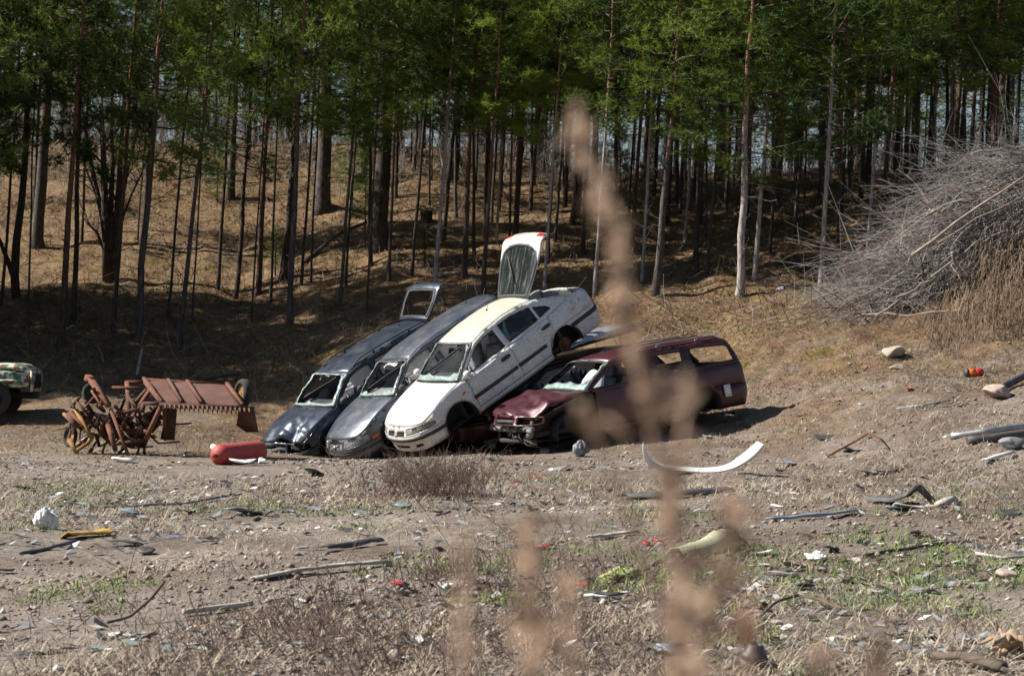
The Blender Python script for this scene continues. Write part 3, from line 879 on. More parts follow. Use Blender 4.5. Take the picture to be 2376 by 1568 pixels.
def make_car(root, P, body, dents=(), skip=(), mats=None):
    """a car body with separate panels; x forward, y to its left, z up, ground under mid wheelbase"""
    c = Car(root, P, body); c.dents = list(dents)
    xn, xt, xf, xr = P['xn'], P['xt'], P['xf'], P['xr']
    zs, belt = P.get('sill', .22), P['belt']
    ra, za = .345, .31
    xc, zc = P['xc'], P['zc']                     # foot of the windscreen pillar
    xw, zw = P['xw'], P['zw']                     # its top
    xd1, xd2, xd3 = P['xd1'], P['xd2'], P['xd3']  # door cuts
    roof_pts = P['roof']                          # (x, z) along the roof edge, starting at xw, zw
    tail_top = P['tail_pts']                      # from roof end down to the belt at the rear
    zbt = P.get('bumper_top', .50)
    xh, zh = P['hood_front']                      # side corner of the hood's front edge
    g = .004
    # --- sides below the belt
    fz = lambda x: float(np.interp(x, [xc, xh], [zc, zh]))
    hood_side = [(xc, zc)] + [(xc + (xh - xc) * k, fz(xc + (xh - xc) * k) + .035 * math.sin(math.pi * k)) for k in (.2, .4, .6, .8)] + [(xh, zh)]
    archf = lambda r=ra: arc(xf, za, r, 0, 180)
    xbf = xf + math.sqrt(ra ** 2 - (zbt - za) ** 2)
    a_b = math.degrees(math.asin((zbt - za) / ra))
    fender = [(xd1 + g, zs), (xd1 + g, belt - .02), (xc - .02, zc)] + hood_side[1:] + [(P['xhl'], zh - .03), (P['xhl'], zbt + g)] + [(xbf, zbt + g)] + arc(xf, za, ra, a_b, 180, 14) + [(xf - ra - .01, zs)]
    belt_r = P.get('belt_rear', belt + .03)
    bz = lambda x: float(np.interp(x, [xd3 - .3, xd1], [belt_r, belt]))
    xdr = xr + ra + .05                           # foot of the rear door
    frontdoor = [(xd1 - g, zs + .10), (xd1 - g, bz(xd1)), (xd2 + g, bz(xd2)), (xd2 + g, zs + .10)]
    k_arc = arc(xr, za, ra + .03, 20, 75, 6)
    reardoor = [(xd2 - g, zs + .10), (xd2 - g, bz(xd2)), (xd3 + g, bz(xd3)), (xd3 + g, bz(xd3) - .12)] + [(x, z) for x, z in k_arc[::-1] if x > xd3 + .02] + [(xdr, zs + .10)]
    sillp = [(xf - ra - .01, zs), (xd1 + .0, zs), (xdr - .02, zs), (xdr - .02, zs + .095), (xf - ra - .03, zs + .095)]
    zr_b = P.get('rear_bumper_top', .60)
    xbr = xr - math.sqrt(max(.01, ra ** 2 - (min(zr_b, za + ra - .02) - za) ** 2))
    ar_b = math.degrees(math.asin((min(zr_b, za + ra - .02) - za) / ra))
    quarter = [(xd3 - g, bz(xd3) - .12), (xd3 - g, bz(xd3))] + P['quarter_top'] + [(P['xtl'], zr_b + g), (xbr, zr_b + g)] + arc(xr, za, ra, 180 - ar_b, 20, 12)
    if 'fender' not in skip:
        c.side_panel('front_fender', fender, body, sides=(1, -1))
    else:
        c.side_panel('front_fender', fender, body, sides=(-1,))
    c.side_panel('front_door', frontdoor, body)
    c.side_panel('rear_door', reardoor, body)
    c.side_panel('sill', sillp, body)
    c.side_panel('rear_quarter', quarter, body)
    # --- cabin side with window openings
    top = [(xw, zw)] + list(roof_pts)[1:]
    cab = [(xc - .02, zc + .004), (xd1, bz(xd1) + g)] + [(xd2, bz(xd2) + g), (xd3, bz(xd3) + g)] + P['cab_rear'] + tail_top[::-1] + top[::-1][1:]
    cabp = c.side_panel('cabin_side', cab, body, holes=P['windows'], res=.06, thick=.05)
    for sg in (1, -1):
        for w in P['windows']:
            cen = np.array(w).mean(0)
            v, f = fill([(sg * c.X(x), z) for x, z in w], [[(sg * c.X(cen[0] + (x - cen[0]) * .93), cen[1] + (z - cen[1]) * .9) for x, z in w]], .06)
            p, o = c.map(v); p = p - o * .006
            c.part('window_seal', p, orient(p, f, o), M['black'], .02, cabp[0 if sg == 1 else 1])
    # --- hood, roof
    he = c.edge(hood_side[::-1])                  # from front corner to cowl
    F0 = c.Y(P['hood_half'])
    def front_edge(t):
        a = (1 - 2 * t); q, o = c.map([(a * c.X(xh), zh + P.get('hood_drop', 0) * (1 - a * a))]); return q[0]
    cl, cr = he(1)(1.0), he(-1)(1.0)
    def cowl(t): 
        a = 1 - 2 * t; return np.array([xc + .10 * (1 - a * a), cl[1] * a, zc + .035 * (1 - a * a)])
    if 'hood' not in skip:
        S, f = coons(lambda u: he(1)(u), lambda u: he(-1)(u), front_edge, cowl, 22, 22, P.get('hood_bulge', .035))
        S = S * np.array([1, .988, 1]) + np.array([0, 0, .003])
        v = S.reshape(-1, 3)
        if 'hood_fn' in P: v = P['hood_fn'](v)
        c.part('hood', v, orient(v, f, np.tile([0, 0, 1.0], (len(v), 1))), body, .03)
    re = c.edge([(xw, zw)] + list(roof_pts)[1:])
    wl, wr_ = re(1)(0.0), re(-1)(0.0)
    def header(t):
        a = 1 - 2 * t; return np.array([xw + P.get('header_bow', .10) * (1 - a * a), wl[1] * a, zw + .045 * (1 - a * a)])
    rl = re(1)(1.0)
    def rear_header(t):
        a = 1 - 2 * t; return np.array([rl[0] - .05 * (1 - a * a), rl[1] * a, rl[2] + .05 * (1 - a * a)])
    S, f = coons(re(1), re(-1), header, rear_header, 24, 16, .02)
    S[..., 2] += .002
    v = S.reshape(-1, 3)
    if 'roof_fn' in P: v = P['roof_fn'](v)
    c.part('roof', v, orient(v, f, np.tile([0, 0, 1.0], (len(v), 1))), body, .03)
    lin, _ = v.copy(), 0
    lin = lin * np.array([1, .97, 1]) - np.array([0, 0, .045])
    c.part('headliner', lin, orient(lin, f, np.tile([0, 0, -1.0], (len(v), 1))), M['headliner'], .008)
    # --- windscreen: frame strip and what is left of the glass
    pe = c.edge([(xc, zc), (xw, zw)])
    def scr(uv):
        uv = np.asarray(uv, float)
        S = []
        for u, t in uv:
            a = 1 - 2 * u
            b0, b1 = cowl(u) + np.array([-.03, 0, .004]), header(u)
            l, r = pe(1)(t), pe(-1)(t)
            base = b0 * (1 - t) + b1 * t
            edge_ = l * (1 - u) + r * u; corner = (pe(1)(0) * (1 - u) + pe(-1)(0) * u) * (1 - t) + (pe(1)(1) * (1 - u) + pe(-1)(1) * u) * t
            S.append(base + edge_ - corner + np.array([.02, 0, .02]) * 4 * t * (1 - t))
        return np.array(S)
    sq = [(0, 0), (1, 0), (1, 1), (0, 1)]
    inner = [(.035, .03), (.965, .03), (.965, .96), (.035, .96)]
    v, f = fill(sq, [inner], .12); p = scr(v)
    c.part('windscreen_frame', p, orient(p, f, np.tile([.5, 0, .8], (len(p), 1))), M['black'], .02)
    if P.get('glass_hole'):
        v, f = fill([(.02, .02), (.98, .02), (.98, .97), (.02, .97)], [P['glass_hole']], .07); p = scr(v) + np.array([.006, 0, .008])
        p = p + fbm(v[:, 0] * 9, v[:, 1] * 9, 3, 3)[:, None] * np.array([.03, .01, .035])
        c.part('windscreen', p, orient(p, f, np.tile([.5, 0, .8], (len(p), 1))), M['glass_broken'], .004)
    # --- nose
    sA = c.X(xbf)
    aE = c.X(xf + ra + .004)
    def arch_strip(sg):
        pts = [(c.X(xf + ra * math.cos(R(q))), za + ra * math.sin(R(q))) for q in np.linspace(a_b, 0, 6)]
        return [(sg * a, z) for a, z in pts] + [(sg * aE, zs + .0)]
    zlow = P.get('bumper_low', .20)
    if 'front_bumper' not in skip:
        bp = [(-sA, zbt), (sA, zbt)] + arch_strip(1) + [(sg_ * c.Y(.5), zlow) for sg_ in (1, -1)] + arch_strip(-1)[::-1]
        bump_o = c.nose_panel('front_bumper', bp, P.get('bumper_mat', body), holes=[[(c.Y(y), z) for y, z in h] for h in P.get('bumper_holes', [])], res=.07, thick=.025)
        for h in P.get('bumper_holes', []):
            c.nose_panel('air_inlet', [(c.Y(y) * 1.03, z) for y, z in h], M['liner'], inset=.05, thick=0, parent=bump_o)
        if P.get('bumper_strip'):
            z0, z1 = P['bumper_strip']
            c.nose_panel('bumper_strip', [(-c.X(xbf + .03), z0), (c.X(xbf + .03), z0), (c.X(xbf + .03), z1), (-c.X(xbf + .03), z1)], M['black'], inset=-.016, thick=.02, parent=bump_o)
    sh = c.X(P['xhl'])
    holes = []
    for y0, y1, z0, z1 in P.get('grille', []):
        holes.append([(c.Y(y0), z0), (c.Y(y1), z0), (c.Y(y1), z1), (c.Y(y0), z1)])
    lampL = P['lamp']                              # polygon (y or arc, z) on the left
    lampA = [(c.Y(y) if kind == 'y' else c.X(y), z) for kind, y, z in lampL]
    holes.append(lampA); holes.append([(-a, z) for a, z in lampA])
    band = [(-sh, zbt + g), (sh, zbt + g)] + [(c.X(P['xhl']), zh - .03), (c.X(xh) , zh - g)]
    band += [(a * c.X(xh), zh + P.get('hood_drop', 0) * (1 - a * a) - g) for a in (.75, .5, .25, 0, -.25, -.5, -.75)]
    band += [(-c.X(xh), zh - g), (-c.X(P['xhl']), zh - .03)]
    nose_o = c.nose_panel('nose_panel', band, body, holes=holes, res=.05, thick=.02) if 'nose' not in skip else None
    for y0, y1, z0, z1 in P.get('grille', []):
        gp = [(c.Y(y0), z0), (c.Y(y1), z0), (c.Y(y1), z1), (c.Y(y0), z1)]
        go = c.nose_panel('grille', gp, M['liner'], inset=.04, thick=.01)
        nb = P.get('slats', 3)
        for i in range(nb):
            z = z0 + (z1 - z0) * (i + .5) / nb; h = (z1 - z0) / nb * .22
            c.nose_panel('grille_slat', [(c.Y(y0), z - h), (c.Y(y1), z - h), (c.Y(y1), z + h), (c.Y(y0), z + h)], P.get('slat_mat', M['black']), inset=.012, thick=.015, parent=go)
    for sg in (1, -1):
        la = [(sg * a, z) for a, z in lampA]
        if P.get('lamps', True):
            back = c.nose_panel('headlight', la, P.get('lamp_mat', M['reflector']), inset=.05 if 'lamp_mat' not in P else .004, thick=.01)
            if 'lamp_mat' not in P:
                cen = np.array(la).mean(0)
                for da in (-.08, .09):
                    th = np.linspace(0, 2 * np.pi, 18, endpoint=False)
                    c.nose_panel('reflector', [(cen[0] + da + .055 * math.cos(t_), cen[1] + .05 * math.sin(t_)) for t_ in th], M['chrome'], inset=.035, thick=.008, parent=back)
                c.nose_panel('lens', la, M['lamp_glass'], inset=.002, thick=.004, parent=back)
        else:
            c.nose_panel('lamp_recess', la, M['liner'], inset=.12, thick=.01)
    # --- tail
    sT = c.s[-1]
    st = c.X(P['xtl'])
    def tail_strip(sg):
        return [(sg * c.X(xr + ra * math.cos(R(q))), za + ra * math.sin(R(q))) for q in np.linspace(180 - ar_b, 180, 6)]
    for sg in (1, -1):
        rb = [(sg * c.X(xbr), zr_b)] + tail_strip(sg)[1:] + [(sg * c.X(xr - ra - .01), zs + .02), (sg * sT, zs + .02), (sg * sT, zr_b)]
        c.nose_panel('rear_bumper', rb, P.get('bumper_mat', body), res=.08)
        if P.get('rear_strip'):
            z0, z1 = P['rear_strip']
            c.nose_panel('bumper_strip', [(sg * c.X(xbr - .12), z0), (sg * sT, z0), (sg * sT, z1), (sg * c.X(xbr - .12), z1)], M['black'], inset=-.012, thick=.02)
        zt = P['tail_z']
        tp = [(sg * st, zr_b + g), (sg * sT, zr_b + g), (sg * sT, zt), (sg * st, zt)]
        tl = P.get('tail_lamp')
        if not tl: c.nose_panel('tail_panel', tp, body, res=.08)
        else:
            z0, z1, w = tl
            c.nose_panel('tail_lamp', [(sg * st, z0), (sg * (st + w), z0), (sg * (st + w), z1), (sg * st, z1)], M['lamp_red'], inset=.0, res=.08)
    # --- inside: floor, bulkhead, wheel wells, dashboard, seats
    fl = [(xn - .25, .0)]
    mb = MB()
    xs_ = np.linspace(xn - .28, xt + .15, 14); hw = np.array([np.interp(c.X(x), c.s, c.pl[:, 1]) for x in xs_]) * .93 - .03
    v = np.concatenate([np.stack([xs_, hw, np.full(14, zs + .03)], 1), np.stack([xs_, -hw, np.full(14, zs + .03)], 1)])
    f = [[i, i + 1, i + 15] for i in range(13)] + [[i, i + 15, i + 14] for i in range(13)]
    mb.add(v, f)
    for sg in (1, -1):
        for xa in (xf, xr):
            yo, yi = P['W'] - .03, P['W'] - .36
            th = np.linspace(-.25, np.pi + .25, 16)
            a = np.stack([xa + ra * np.cos(th), np.full(16, sg * yo), za + ra * np.sin(th)], 1)
            b = a.copy(); b[:, 1] = sg * yi
            i = np.arange(15)
            mb.add(np.concatenate([a, b]), np.concatenate([np.stack([i, i + 1, i + 17], 1), np.stack([i, i + 17, i + 16], 1)]))
            mb.add(np.concatenate([b, [[xa, sg * yi, za]]]), np.stack([i, i + 1, np.full(15, 16)], 1))
    v, f = box((xc + .12, 0, (zs + zc) / 2), (.03, P['W'] * 1.7, zc - zs - .06)); mb.add(v, f)
    v, f = box((xr - .1, 0, zs + .28), (.5, P['W'] * 1.35, .5)); mb.add(v, f)
    v, f, m = mb.arrays()
    c.part('floor_pan', v, f, M['liner'], .006, smooth=False)
    mb = MB(); W = P['W']
    prof = [(xc + .08, zc - .06), (xc - .12, zc - .035), (xc - .38, zc - .05), (xc - .45, zc - .14), (xc - .36, zc - .36), (xc - .2, zc - .45)]
    ys = np.linspace(-W * .83, W * .83, 12)
    v = np.array([(x, y, z + (.03 if y > .15 and 0 < i < 4 else 0)) for y in ys for i, (x, z) in enumerate(prof)])
    n_ = len(prof); i = np.arange(11)[:, None] * n_ + np.arange(n_ - 1)[None]
    mb.add(v, np.concatenate([np.stack([i, i + 1, i + n_ + 1], -1).reshape(-1, 3), np.stack([i, i + n_ + 1, i + n_], -1).reshape(-1, 3)]))
    v, f, m = mb.arrays(); c.part('dashboard', v, f, M['trim_grey'] if P.get('light_inside') else M['black'], .01)
    th = np.linspace(0, 2 * np.pi, 25)
    wc = np.array([xc - .55, .36, zc - .10])
    ring = np.stack([wc[0] - .075 * np.sin(th), wc[1] + .18 * np.cos(th), wc[2] + .165 * np.sin(th)], 1)
    mb = MB(); mb.add(*tube(ring, .015, 6, False))
    for q in (0, 8, 16): mb.add(*bar(ring[q + 1], wc, .03, .012))
    mb.add(*tube([wc, wc + np.array([.3, 0, -.08])], .035, 8))
    v, f, m = mb.arrays(); c.part('steering_wheel', v, f, M['black'], 0)
    for y, x0, w in ((.37, xd2 + .28, .5), (-.37, xd2 + .28, .5), (0, xd3 + .35, 1.2)):
        mb = MB()
        def pad(p0, p1, w, t):
            p0 = np.array(p0); p1 = np.array(p1); d = p1 - p0; n = np.array([-d[2], 0, d[0]]); n /= np.linalg.norm(n)
            k = np.linspace(0, 1, 5); vv = []
            for q in k:
                for a in np.linspace(0, 2 * np.pi, 14, endpoint=False):
                    e = (abs(math.cos(a)) ** .5 * math.copysign(1, math.cos(a)), abs(math.sin(a)) ** .5 * math.copysign(1, math.sin(a)))
                    sc = .9 + .1 * math.sin(q * math.pi)
                    vv.append(p0 + d * q + np.array([0, 1, 0]) * (y + e[0] * w / 2 * sc) + n * e[1] * t / 2 * sc)
            vv = np.array(vv); i = np.arange(4)[:, None] * 14 + np.arange(14)[None]; j = np.arange(4)[:, None] * 14 + (np.arange(14)[None] + 1) % 14
            ff = np.concatenate([np.stack([i, j, j + 14], -1).reshape(-1, 3), np.stack([i, j + 14, i + 14], -1).reshape(-1, 3)])
            vv = np.concatenate([vv, [p0 + np.array([0, y, 0]), p1 + np.array([0, y, 0])]]); q = np.arange(14)
            ff = np.concatenate([ff, np.stack([np.full(14, 70), (q + 1) % 14, q], 1), np.stack([np.full(14, 71), 56 + q, 56 + (q + 1) % 14], 1)])
            mb.add(vv, ff)
        pad((x0 + .42, 0, .50), (x0 - .05, 0, .43), w, .16)
        pad((x0 - .02, 0, .42), (x0 - .26, 0, .98), w, .14)
        if w < 1: pad((x0 - .27, 0, 1.0), (x0 - .31, 0, 1.16), .24, .10)
        v, f, m = mb.arrays(); c.part('seat', v, f, M['seat'], 0)
    c.hd, c.re, c.header, c.rear_header = he, re, header, rear_header
    return c

def mirror(c, side, mat, x, z):
    p, o = c.map([(side * c.X(x), z)]); p = p[0]
    v, f = rock_arrays((.075, .115, .085), 3, 2, 0.0)
    v = v + p + np.array([.02, side * .13, .03])
    c.part('door_mirror', v, f, mat, 0)
    mb = MB(); mb.add(*bar(p, p + np.array([.02, side * .08, 0]), .05, .04)); v, f, m = mb.arrays()
    c.part('mirror_arm', v, f, M['black'], 0)

def handle(c, x, z, mat=None):
    for sg in (1, -1):
        th = np.linspace(0, 2 * np.pi, 20, endpoint=False)
        poly = [(x + .105 * np.sign(math.cos(t)) * abs(math.cos(t)) ** .6, z + .036 * np.sign(math.sin(t)) * abs(math.sin(t)) ** .7) for t in th]
        c.side_panel('door_handle', poly, mat or M['black'], sides=(sg,), inset=-.012, thick=.02)

def curtain(c, x0, x1, z0, side=1, sag=.0, seed=0):
    """deployed pleated side airbag hanging inside the windows"""
    nx, nz = 44, 14
    xs = np.linspace(x0, x1, nx); r = np.random.default_rng(seed)
    vv = []
    for i, x in enumerate(xs):
        rp = sorted(c.P['roof'] + [(c.P['xc'], c.P['zc'])]); zt = float(np.interp(x, [q[0] for q in rp], [q[1] for q in rp])) - .05
        zt = min(zt, 1.31)
        zb = z0 + sag * math.sin(i / nx * 7 + seed) + .05 * math.sin(i * .9)
        for k in np.linspace(0, 1, nz): vv.append((x, zt + (min(zb, zt - .03) - zt) * k))
    vv = np.array(vv)
    p, o = c.map(np.stack([side * np.array([c.X(x) for x in vv[:, 0]]), vv[:, 1]], 1))
    rip = np.sin(vv[:, 1] * 95 + np.sin(vv[:, 0] * 5) * 2) * .012 + fbm(vv[:, 0] * 4, vv[:, 1] * 4, 2, seed) * .05
    p = p - o * (.085 + rip)[:, None]
    i = np.arange(nx - 1)[:, None] * nz + np.arange(nz - 1)[None]
    f = np.concatenate([np.stack([i, i + nz, i + nz + 1], -1).reshape(-1, 3), np.stack([i, i + nz + 1, i + 1], -1).reshape(-1, 3)])
    c.part('curtain_airbag', p, orient(p, f, o), M['curtain'], 0)

def hub(c, x, side=1):
    mb = MB(); y = side * (c.P['W'] - .16)
    for (y0, y1, r0) in ((0, .02, .135), (.02, .06, .075), (.06, .09, .035)):
        mb.add(*tube([(x, y + side * y0, .31), (x, y + side * y1, .31)], r0, 20))
    mb.add(*bar((x, y - side * .02, .31), (x + .35, y - side * .12, .27), .05)); mb.add(*bar((x, y - side * .05, .33), (x - .04, y - side * .1, .62), .06))
    v, f, m = mb.arrays(); c.part('brake_disc', v, f, M['rust'], 0, smooth=False)

def hole(seed, lo=(.07, .10), hi=(.93, .94), n=46, bite=.05, flap=.2):
    """ragged outline of the hole broken into a windscreen; big flaps hang on at the bottom corners"""
    r = np.random.default_rng(seed); pts = []
    per = [(lo[0], lo[1]), (hi[0], lo[1]), (hi[0], hi[1]), (lo[0], hi[1])]
    for e, (a, b) in enumerate(zip(per, per[1:] + per[:1])):
        for k in range(n // 4):
            t = k / (n // 4); p = np.array(a) * (1 - t) + np.array(b) * t
            w = bite * 2.2 * r.random() ** 2 + (flap * max(0, math.sin(t * 9 + seed * 1.7)) ** 3 if e == 0 else 0)
            pts.append(tuple(p + (np.array([.5, .55]) - p) * min(.6, w)))
    return pts

def quarter_light(*a): return list(a)

# ---- measures
def wagon(**kw):
    P = dict(xn=2.16, xt=-2.33, xf=1.275, xr=-1.275, W=.858, belt=.90, belt_rear=.95, tumble=.40, xc=.98, zc=.925, xw=.32, zw=1.325,
             xd1=.80, xd2=-.22, xd3=-1.12, hood_front=(1.93, .66), hood_half=.6, hood_drop=.035, xhl=1.78, nose_lean=.5,
             roof=[(.32, 1.325), (.0, 1.375), (-.5, 1.395), (-1.2, 1.385), (-1.75, 1.35), (-1.92, 1.325)],
             tail_pts=[(-1.92, 1.325), (-2.02, 1.18), (-2.12, 1.0)], tail_z=.95, xtl=-2.16,
             quarter_top=[(-1.6, .955), (-2.05, .96), (-2.16, .94)], cab_rear=[(-1.6, .962), (-2.12, .968)],
             windows=[[(.84, .945), (.71, .95), (-.16, .955), (-.16, 1.30), (.12, 1.30), (.36, 1.245)],
                      [(-.26, .96), (-1.04, .97), (-1.14, 1.30), (-.26, 1.31)],
                      [(-1.16, .985), (-1.84, 1.0), (-1.80, 1.26), (-1.26, 1.29)]],
             lamp=[('y', .33, .53), ('y', .33, .655), ('x', 1.80, .655), ('x', 1.74, .60), ('x', 1.80, .54)],
             grille=[(-.26, .26, .525, .635)], slats=5, bumper_top=.50, rear_bumper_top=.60)
    P.update(kw); return P

def place_car(name, label, pos, yaw, pitch, roll, cat='car', scale=1.0, group=None):
    return link(name, None, label=label, cat=cat, loc=pos, rot=(R(roll), R(pitch), R(yaw)), scale=scale, group=group)
# ------------------------------------------------------------------ the wrecked cars
def tailgate(c, prof, halfw, hinge, ang, body, window, glass=None, lamps=None, bend=()):
    """hatch built closed along a profile (x, z), then swung open about its hinge"""
    prof = np.array(prof, float)
    d = np.concatenate([[0], np.cumsum(np.linalg.norm(np.diff(prof, axis=0), axis=1))])
    k = np.linspace(0, d[-1], 60)
    px = np.interp(k, d, prof[:, 0]); pz = np.interp(k, d, prof[:, 1])
    ker = np.ones(9) / 9
    px = np.convolve(np.pad(px, 4, 'reflect', reflect_type='odd'), ker, 'valid'); pz = np.convolve(np.pad(pz, 4, 'reflect', reflect_type='odd'), ker, 'valid')
    hw = np.array(halfw, float)
    tx = np.gradient(px); tz = np.gradient(pz); n = np.hypot(tx, tz); nx, nz = -tz / n, tx / n
    if nz[0] < 0: nx, nz = -nx, -nz
    def mp(q, lift=0.0):
        q = np.asarray(q, float); w = np.interp(q[:, 1], np.linspace(0, d[-1], len(hw)), hw)
        u = q[:, 0]
        h = .05 * (1 - u ** 2) + lift
        x = np.interp(q[:, 1], k, px) + np.interp(q[:, 1], k, nx) * h; z = np.interp(q[:, 1], k, pz) + np.interp(q[:, 1], k, nz) * h
        v = np.stack([x, u * w, z], 1)
        o = np.stack([np.interp(q[:, 1], k, nx), u * .2, np.interp(q[:, 1], k, nz)], 1)
        ca, sa = math.cos(ang), math.sin(ang)
        def rt(a): return np.stack([a[:, 0] * ca + a[:, 2] * sa, a[:, 1], -a[:, 0] * sa + a[:, 2] * ca], 1)
        hp = np.array([hinge[0], 0, hinge[1]])
        return rt(v - hp) + hp, rt(o)
    e = d[-1]
    out = [(-.96, 0), (.96, 0), (1, .1), (1, e - .05), (.95, e), (-.95, e), (-1, e - .05), (-1, .1)]
    v, f = fill(out, [window], .07); p, o = mp(v)
    g = c.part('tailgate', p, orient(p, f, o), body, .03)
    w = np.array(window); cen = w.mean(0)
    v, f = fill([tuple(cen + (q - cen) * 1.06) for q in w], [[tuple(cen + (q - cen) * .95) for q in w]], .07); p, o = mp(v, .006)
    c.part('window_seal', p, orient(p, f, o), M['black'], .012, g)
    if glass:
        v, f = fill(window, [], .08); p, o = mp(v, -.006)
        c.part('rear_window', p, orient(p, f, o), glass, .004, g)
        a = mp([(-.45, e * .60), (.18, e * .2)], .03)[0]
        mb = MB(); mb.add(*bar(a[0], a[1], .02, .02)); v, f, m = mb.arrays(); c.part('wiper', v, f, M['black'], 0, g)
    if lamps:
        for sg in (1, -1):
            z0, z1, u0 = lamps
            v, f = fill([(sg * u0, z0), (sg * .985, z0), (sg * .985, z1), (sg * u0, z1)], [], .06); p, o = mp(v, .012)
            c.part('tail_lamp', p, orient(p, f, o), M['lamp_red'], .02, g)
    for sg in (1, -1):                                       # gas struts
        mb = MB(); a = mp([(sg * .93, e * .42)])[0][0]; b = np.array([hinge[0] - .25, sg * hw[0] * 1.05, hinge[1] - .22])
        mb.add(*tube([a, b], .012, 6)); v, f, m = mb.arrays(); c.part('gas_strut', v, f, M['black'], 0)
    return g

def roof_rails(c, mat, xs=(.15, -1.85), y_in=.06):
    for sg in (1, -1):
        pts = []
        for x in np.linspace(xs[0], xs[1], 12):
            z = float(np.interp(x, [p[0] for p in c.P['roof'][::-1]], [p[1] for p in c.P['roof'][::-1]]))
            p, o = c.map([(sg * c.X(x), z)]); pts.append(p[0] - o[0] * y_in + np.array([0, 0, .065]))
        pts[0] = pts[0] - np.array([0, 0, .05]); pts[-1] = pts[-1] - np.array([0, 0, .05])
        mb = MB(); mb.add(*tube(pts, .016, 6))
        for k in (3, 8): mb.add(*bar(pts[k], pts[k] - np.array([0, 0, .075]), .05, .03))
        v, f, m = mb.arrays(); c.part('roof_rail', v, f, mat, 0)

def aerial(c, x, ln=.5):
    z = float(np.interp(x, [p[0] for p in c.P['roof'][::-1]], [p[1] for p in c.P['roof'][::-1]])) + .06
    mb = MB(); mb.add(*tube([(x, 0, z - .02), (x, 0, z + .04)], .015, 6)); mb.add(*tube([(x, 0, z), (x - ln * .55, 0, z + ln * .83)], .0035, 4))
    v, f, m = mb.arrays(); c.part('aerial', v, f, M['black'], 0)

def strip(c, x0, x1, z0, z1, mat, name='side_strip', inset=-.012):
    c.side_panel(name, [(x0, z0), (x1, z0), (x1, z1), (x0, z1)], mat, inset=inset, thick=.012, res=.1)

# white hatchback on top of the maroon wagon
white = place_car('white_hatchback', 'white hatchback tipped nose down on the maroon wreck, its glass tailgate raised', (-.205, 38.6, .90), 211, 31.9, -1)
PW = wagon(xn=2.17, xt=-2.28, W=.86, belt=.88, belt_rear=.955, xc=1.0, zc=.915, xw=.30, zw=1.315, xd1=.84, xd2=-.20, xd3=-1.17, nose_lean=.62,
    hood_front=(1.93, .655), hood_half=.62, hood_drop=.03, hood_bulge=.05, xhl=1.74,
    roof=[(.30, 1.315), (0, 1.37), (-.45, 1.395), (-.85, 1.375), (-1.12, 1.325)],
    tail_pts=[(-1.12, 1.325), (-1.42, 1.215), (-1.70, 1.085)], cab_rear=[(-1.5, .985), (-1.74, 1.02)],
    quarter_top=[(-1.5, .98), (-1.74, 1.015), (-2.0, 1.01), (-2.13, .985), (-2.17, .93)], xtl=-2.12, tail_z=.92,
    windows=[[(.86, .935), (.73, .93), (-.15, .955), (-.15, 1.30), (.10, 1.285), (.32, 1.235)],
             [(-.27, .965), (-1.0, .99), (-1.0, 1.255), (-.62, 1.315), (-.27, 1.315)],
             [(-1.05, 1.0), (-1.36, 1.03), (-1.28, 1.12), (-1.05, 1.225)]],
    lamp=[('y', .34, .545), ('y', .34, .635), ('x', 1.90, .655), ('x', 1.68, .645), ('x', 1.66, .61), ('x', 1.80, .545)], lamp_mat=M['lamp_dull'],
    grille=[(-.29, -.04, .53, .61), (.04, .29, .53, .61)], slats=4, bumper_top=.515,
    bumper_holes=[[(-.25, .27), (.25, .27), (.25, .33), (-.25, .33)], [(.40, .265), (.58, .275), (.56, .335), (.42, .33)], [(-.58, .275), (-.40, .265), (-.42, .33), (-.56, .335)]],
    bumper_strip=(.415, .475), rear_strip=(.52, .60), rear_bumper_top=.66, glass_hole=hole(1, (.032, .14), (.968, .965), 56, .008, .17))
cw = make_car(white, PW, M['paint_white'])
mirror(cw, 1, M['paint_white'], .82, .95); mirror(cw, -1, M['paint_white'], .82, .95)
handle(cw, -.02, .80); handle(cw, -1.02, .83)
strip(cw, .88, xd := .88 - 1.03, .50, .565, M['black']); strip(cw, -.18, -.86, .505, .57, M['black'])
strip(cw, .98, 1.05, .70, .735, M['lamp_orange'], 'side_repeater')
hub(cw, -1.275); hub(cw, -1.275, -1)
aerial(cw, -.55, .3)
tailgate(cw, [(-1.13, 1.375), (-1.97, 1.03), (-2.13, .99), (-2.19, .82)], [.52, .60, .66, .66], (-1.13, 1.375), R(69), M['paint_white'],
         [(-.90, .02), (.90, .02), (.945, .35), (.945, .62), (.80, .84), (.46, .95), (0, .975), (-.46, .95), (-.80, .84), (-.945, .62), (-.945, .35)], M['glass_dirty'], (1.14, 1.22, .66))
for sg in (1,):                                              # rear side glass still in place
    for w in PW['windows'][1:]:
        cw.side_panel('side_window', w, M['glass_dirty'], sides=(1,), inset=.02, thick=.004)
cw.side_panel('fuel_flap', arc(-1.70, .865, .085, 0, 360, 20)[:-1], M['paint_white'], sides=(1,), inset=-.004, thick=.01)
def emblem():
    mb = MB()
    for k in range(3):                                       # three small lozenges
        a = R(90 + 120 * k); e = np.array([math.cos(a), math.sin(a)]); t = np.array([-e[1], e[0]])
        q = [np.zeros(2), e * .022 + t * .013, e * .044, e * .022 - t * .013]
        pts, o = cw.map([(p[0], .578 + p[1]) for p in q]); pts = pts + o * .012
        mb.add(pts, [[0, 1, 2], [0, 2, 3]])
    v, f, m = mb.arrays(); cw.part('emblem', v, f, M['chrome'], .004)
emblem()

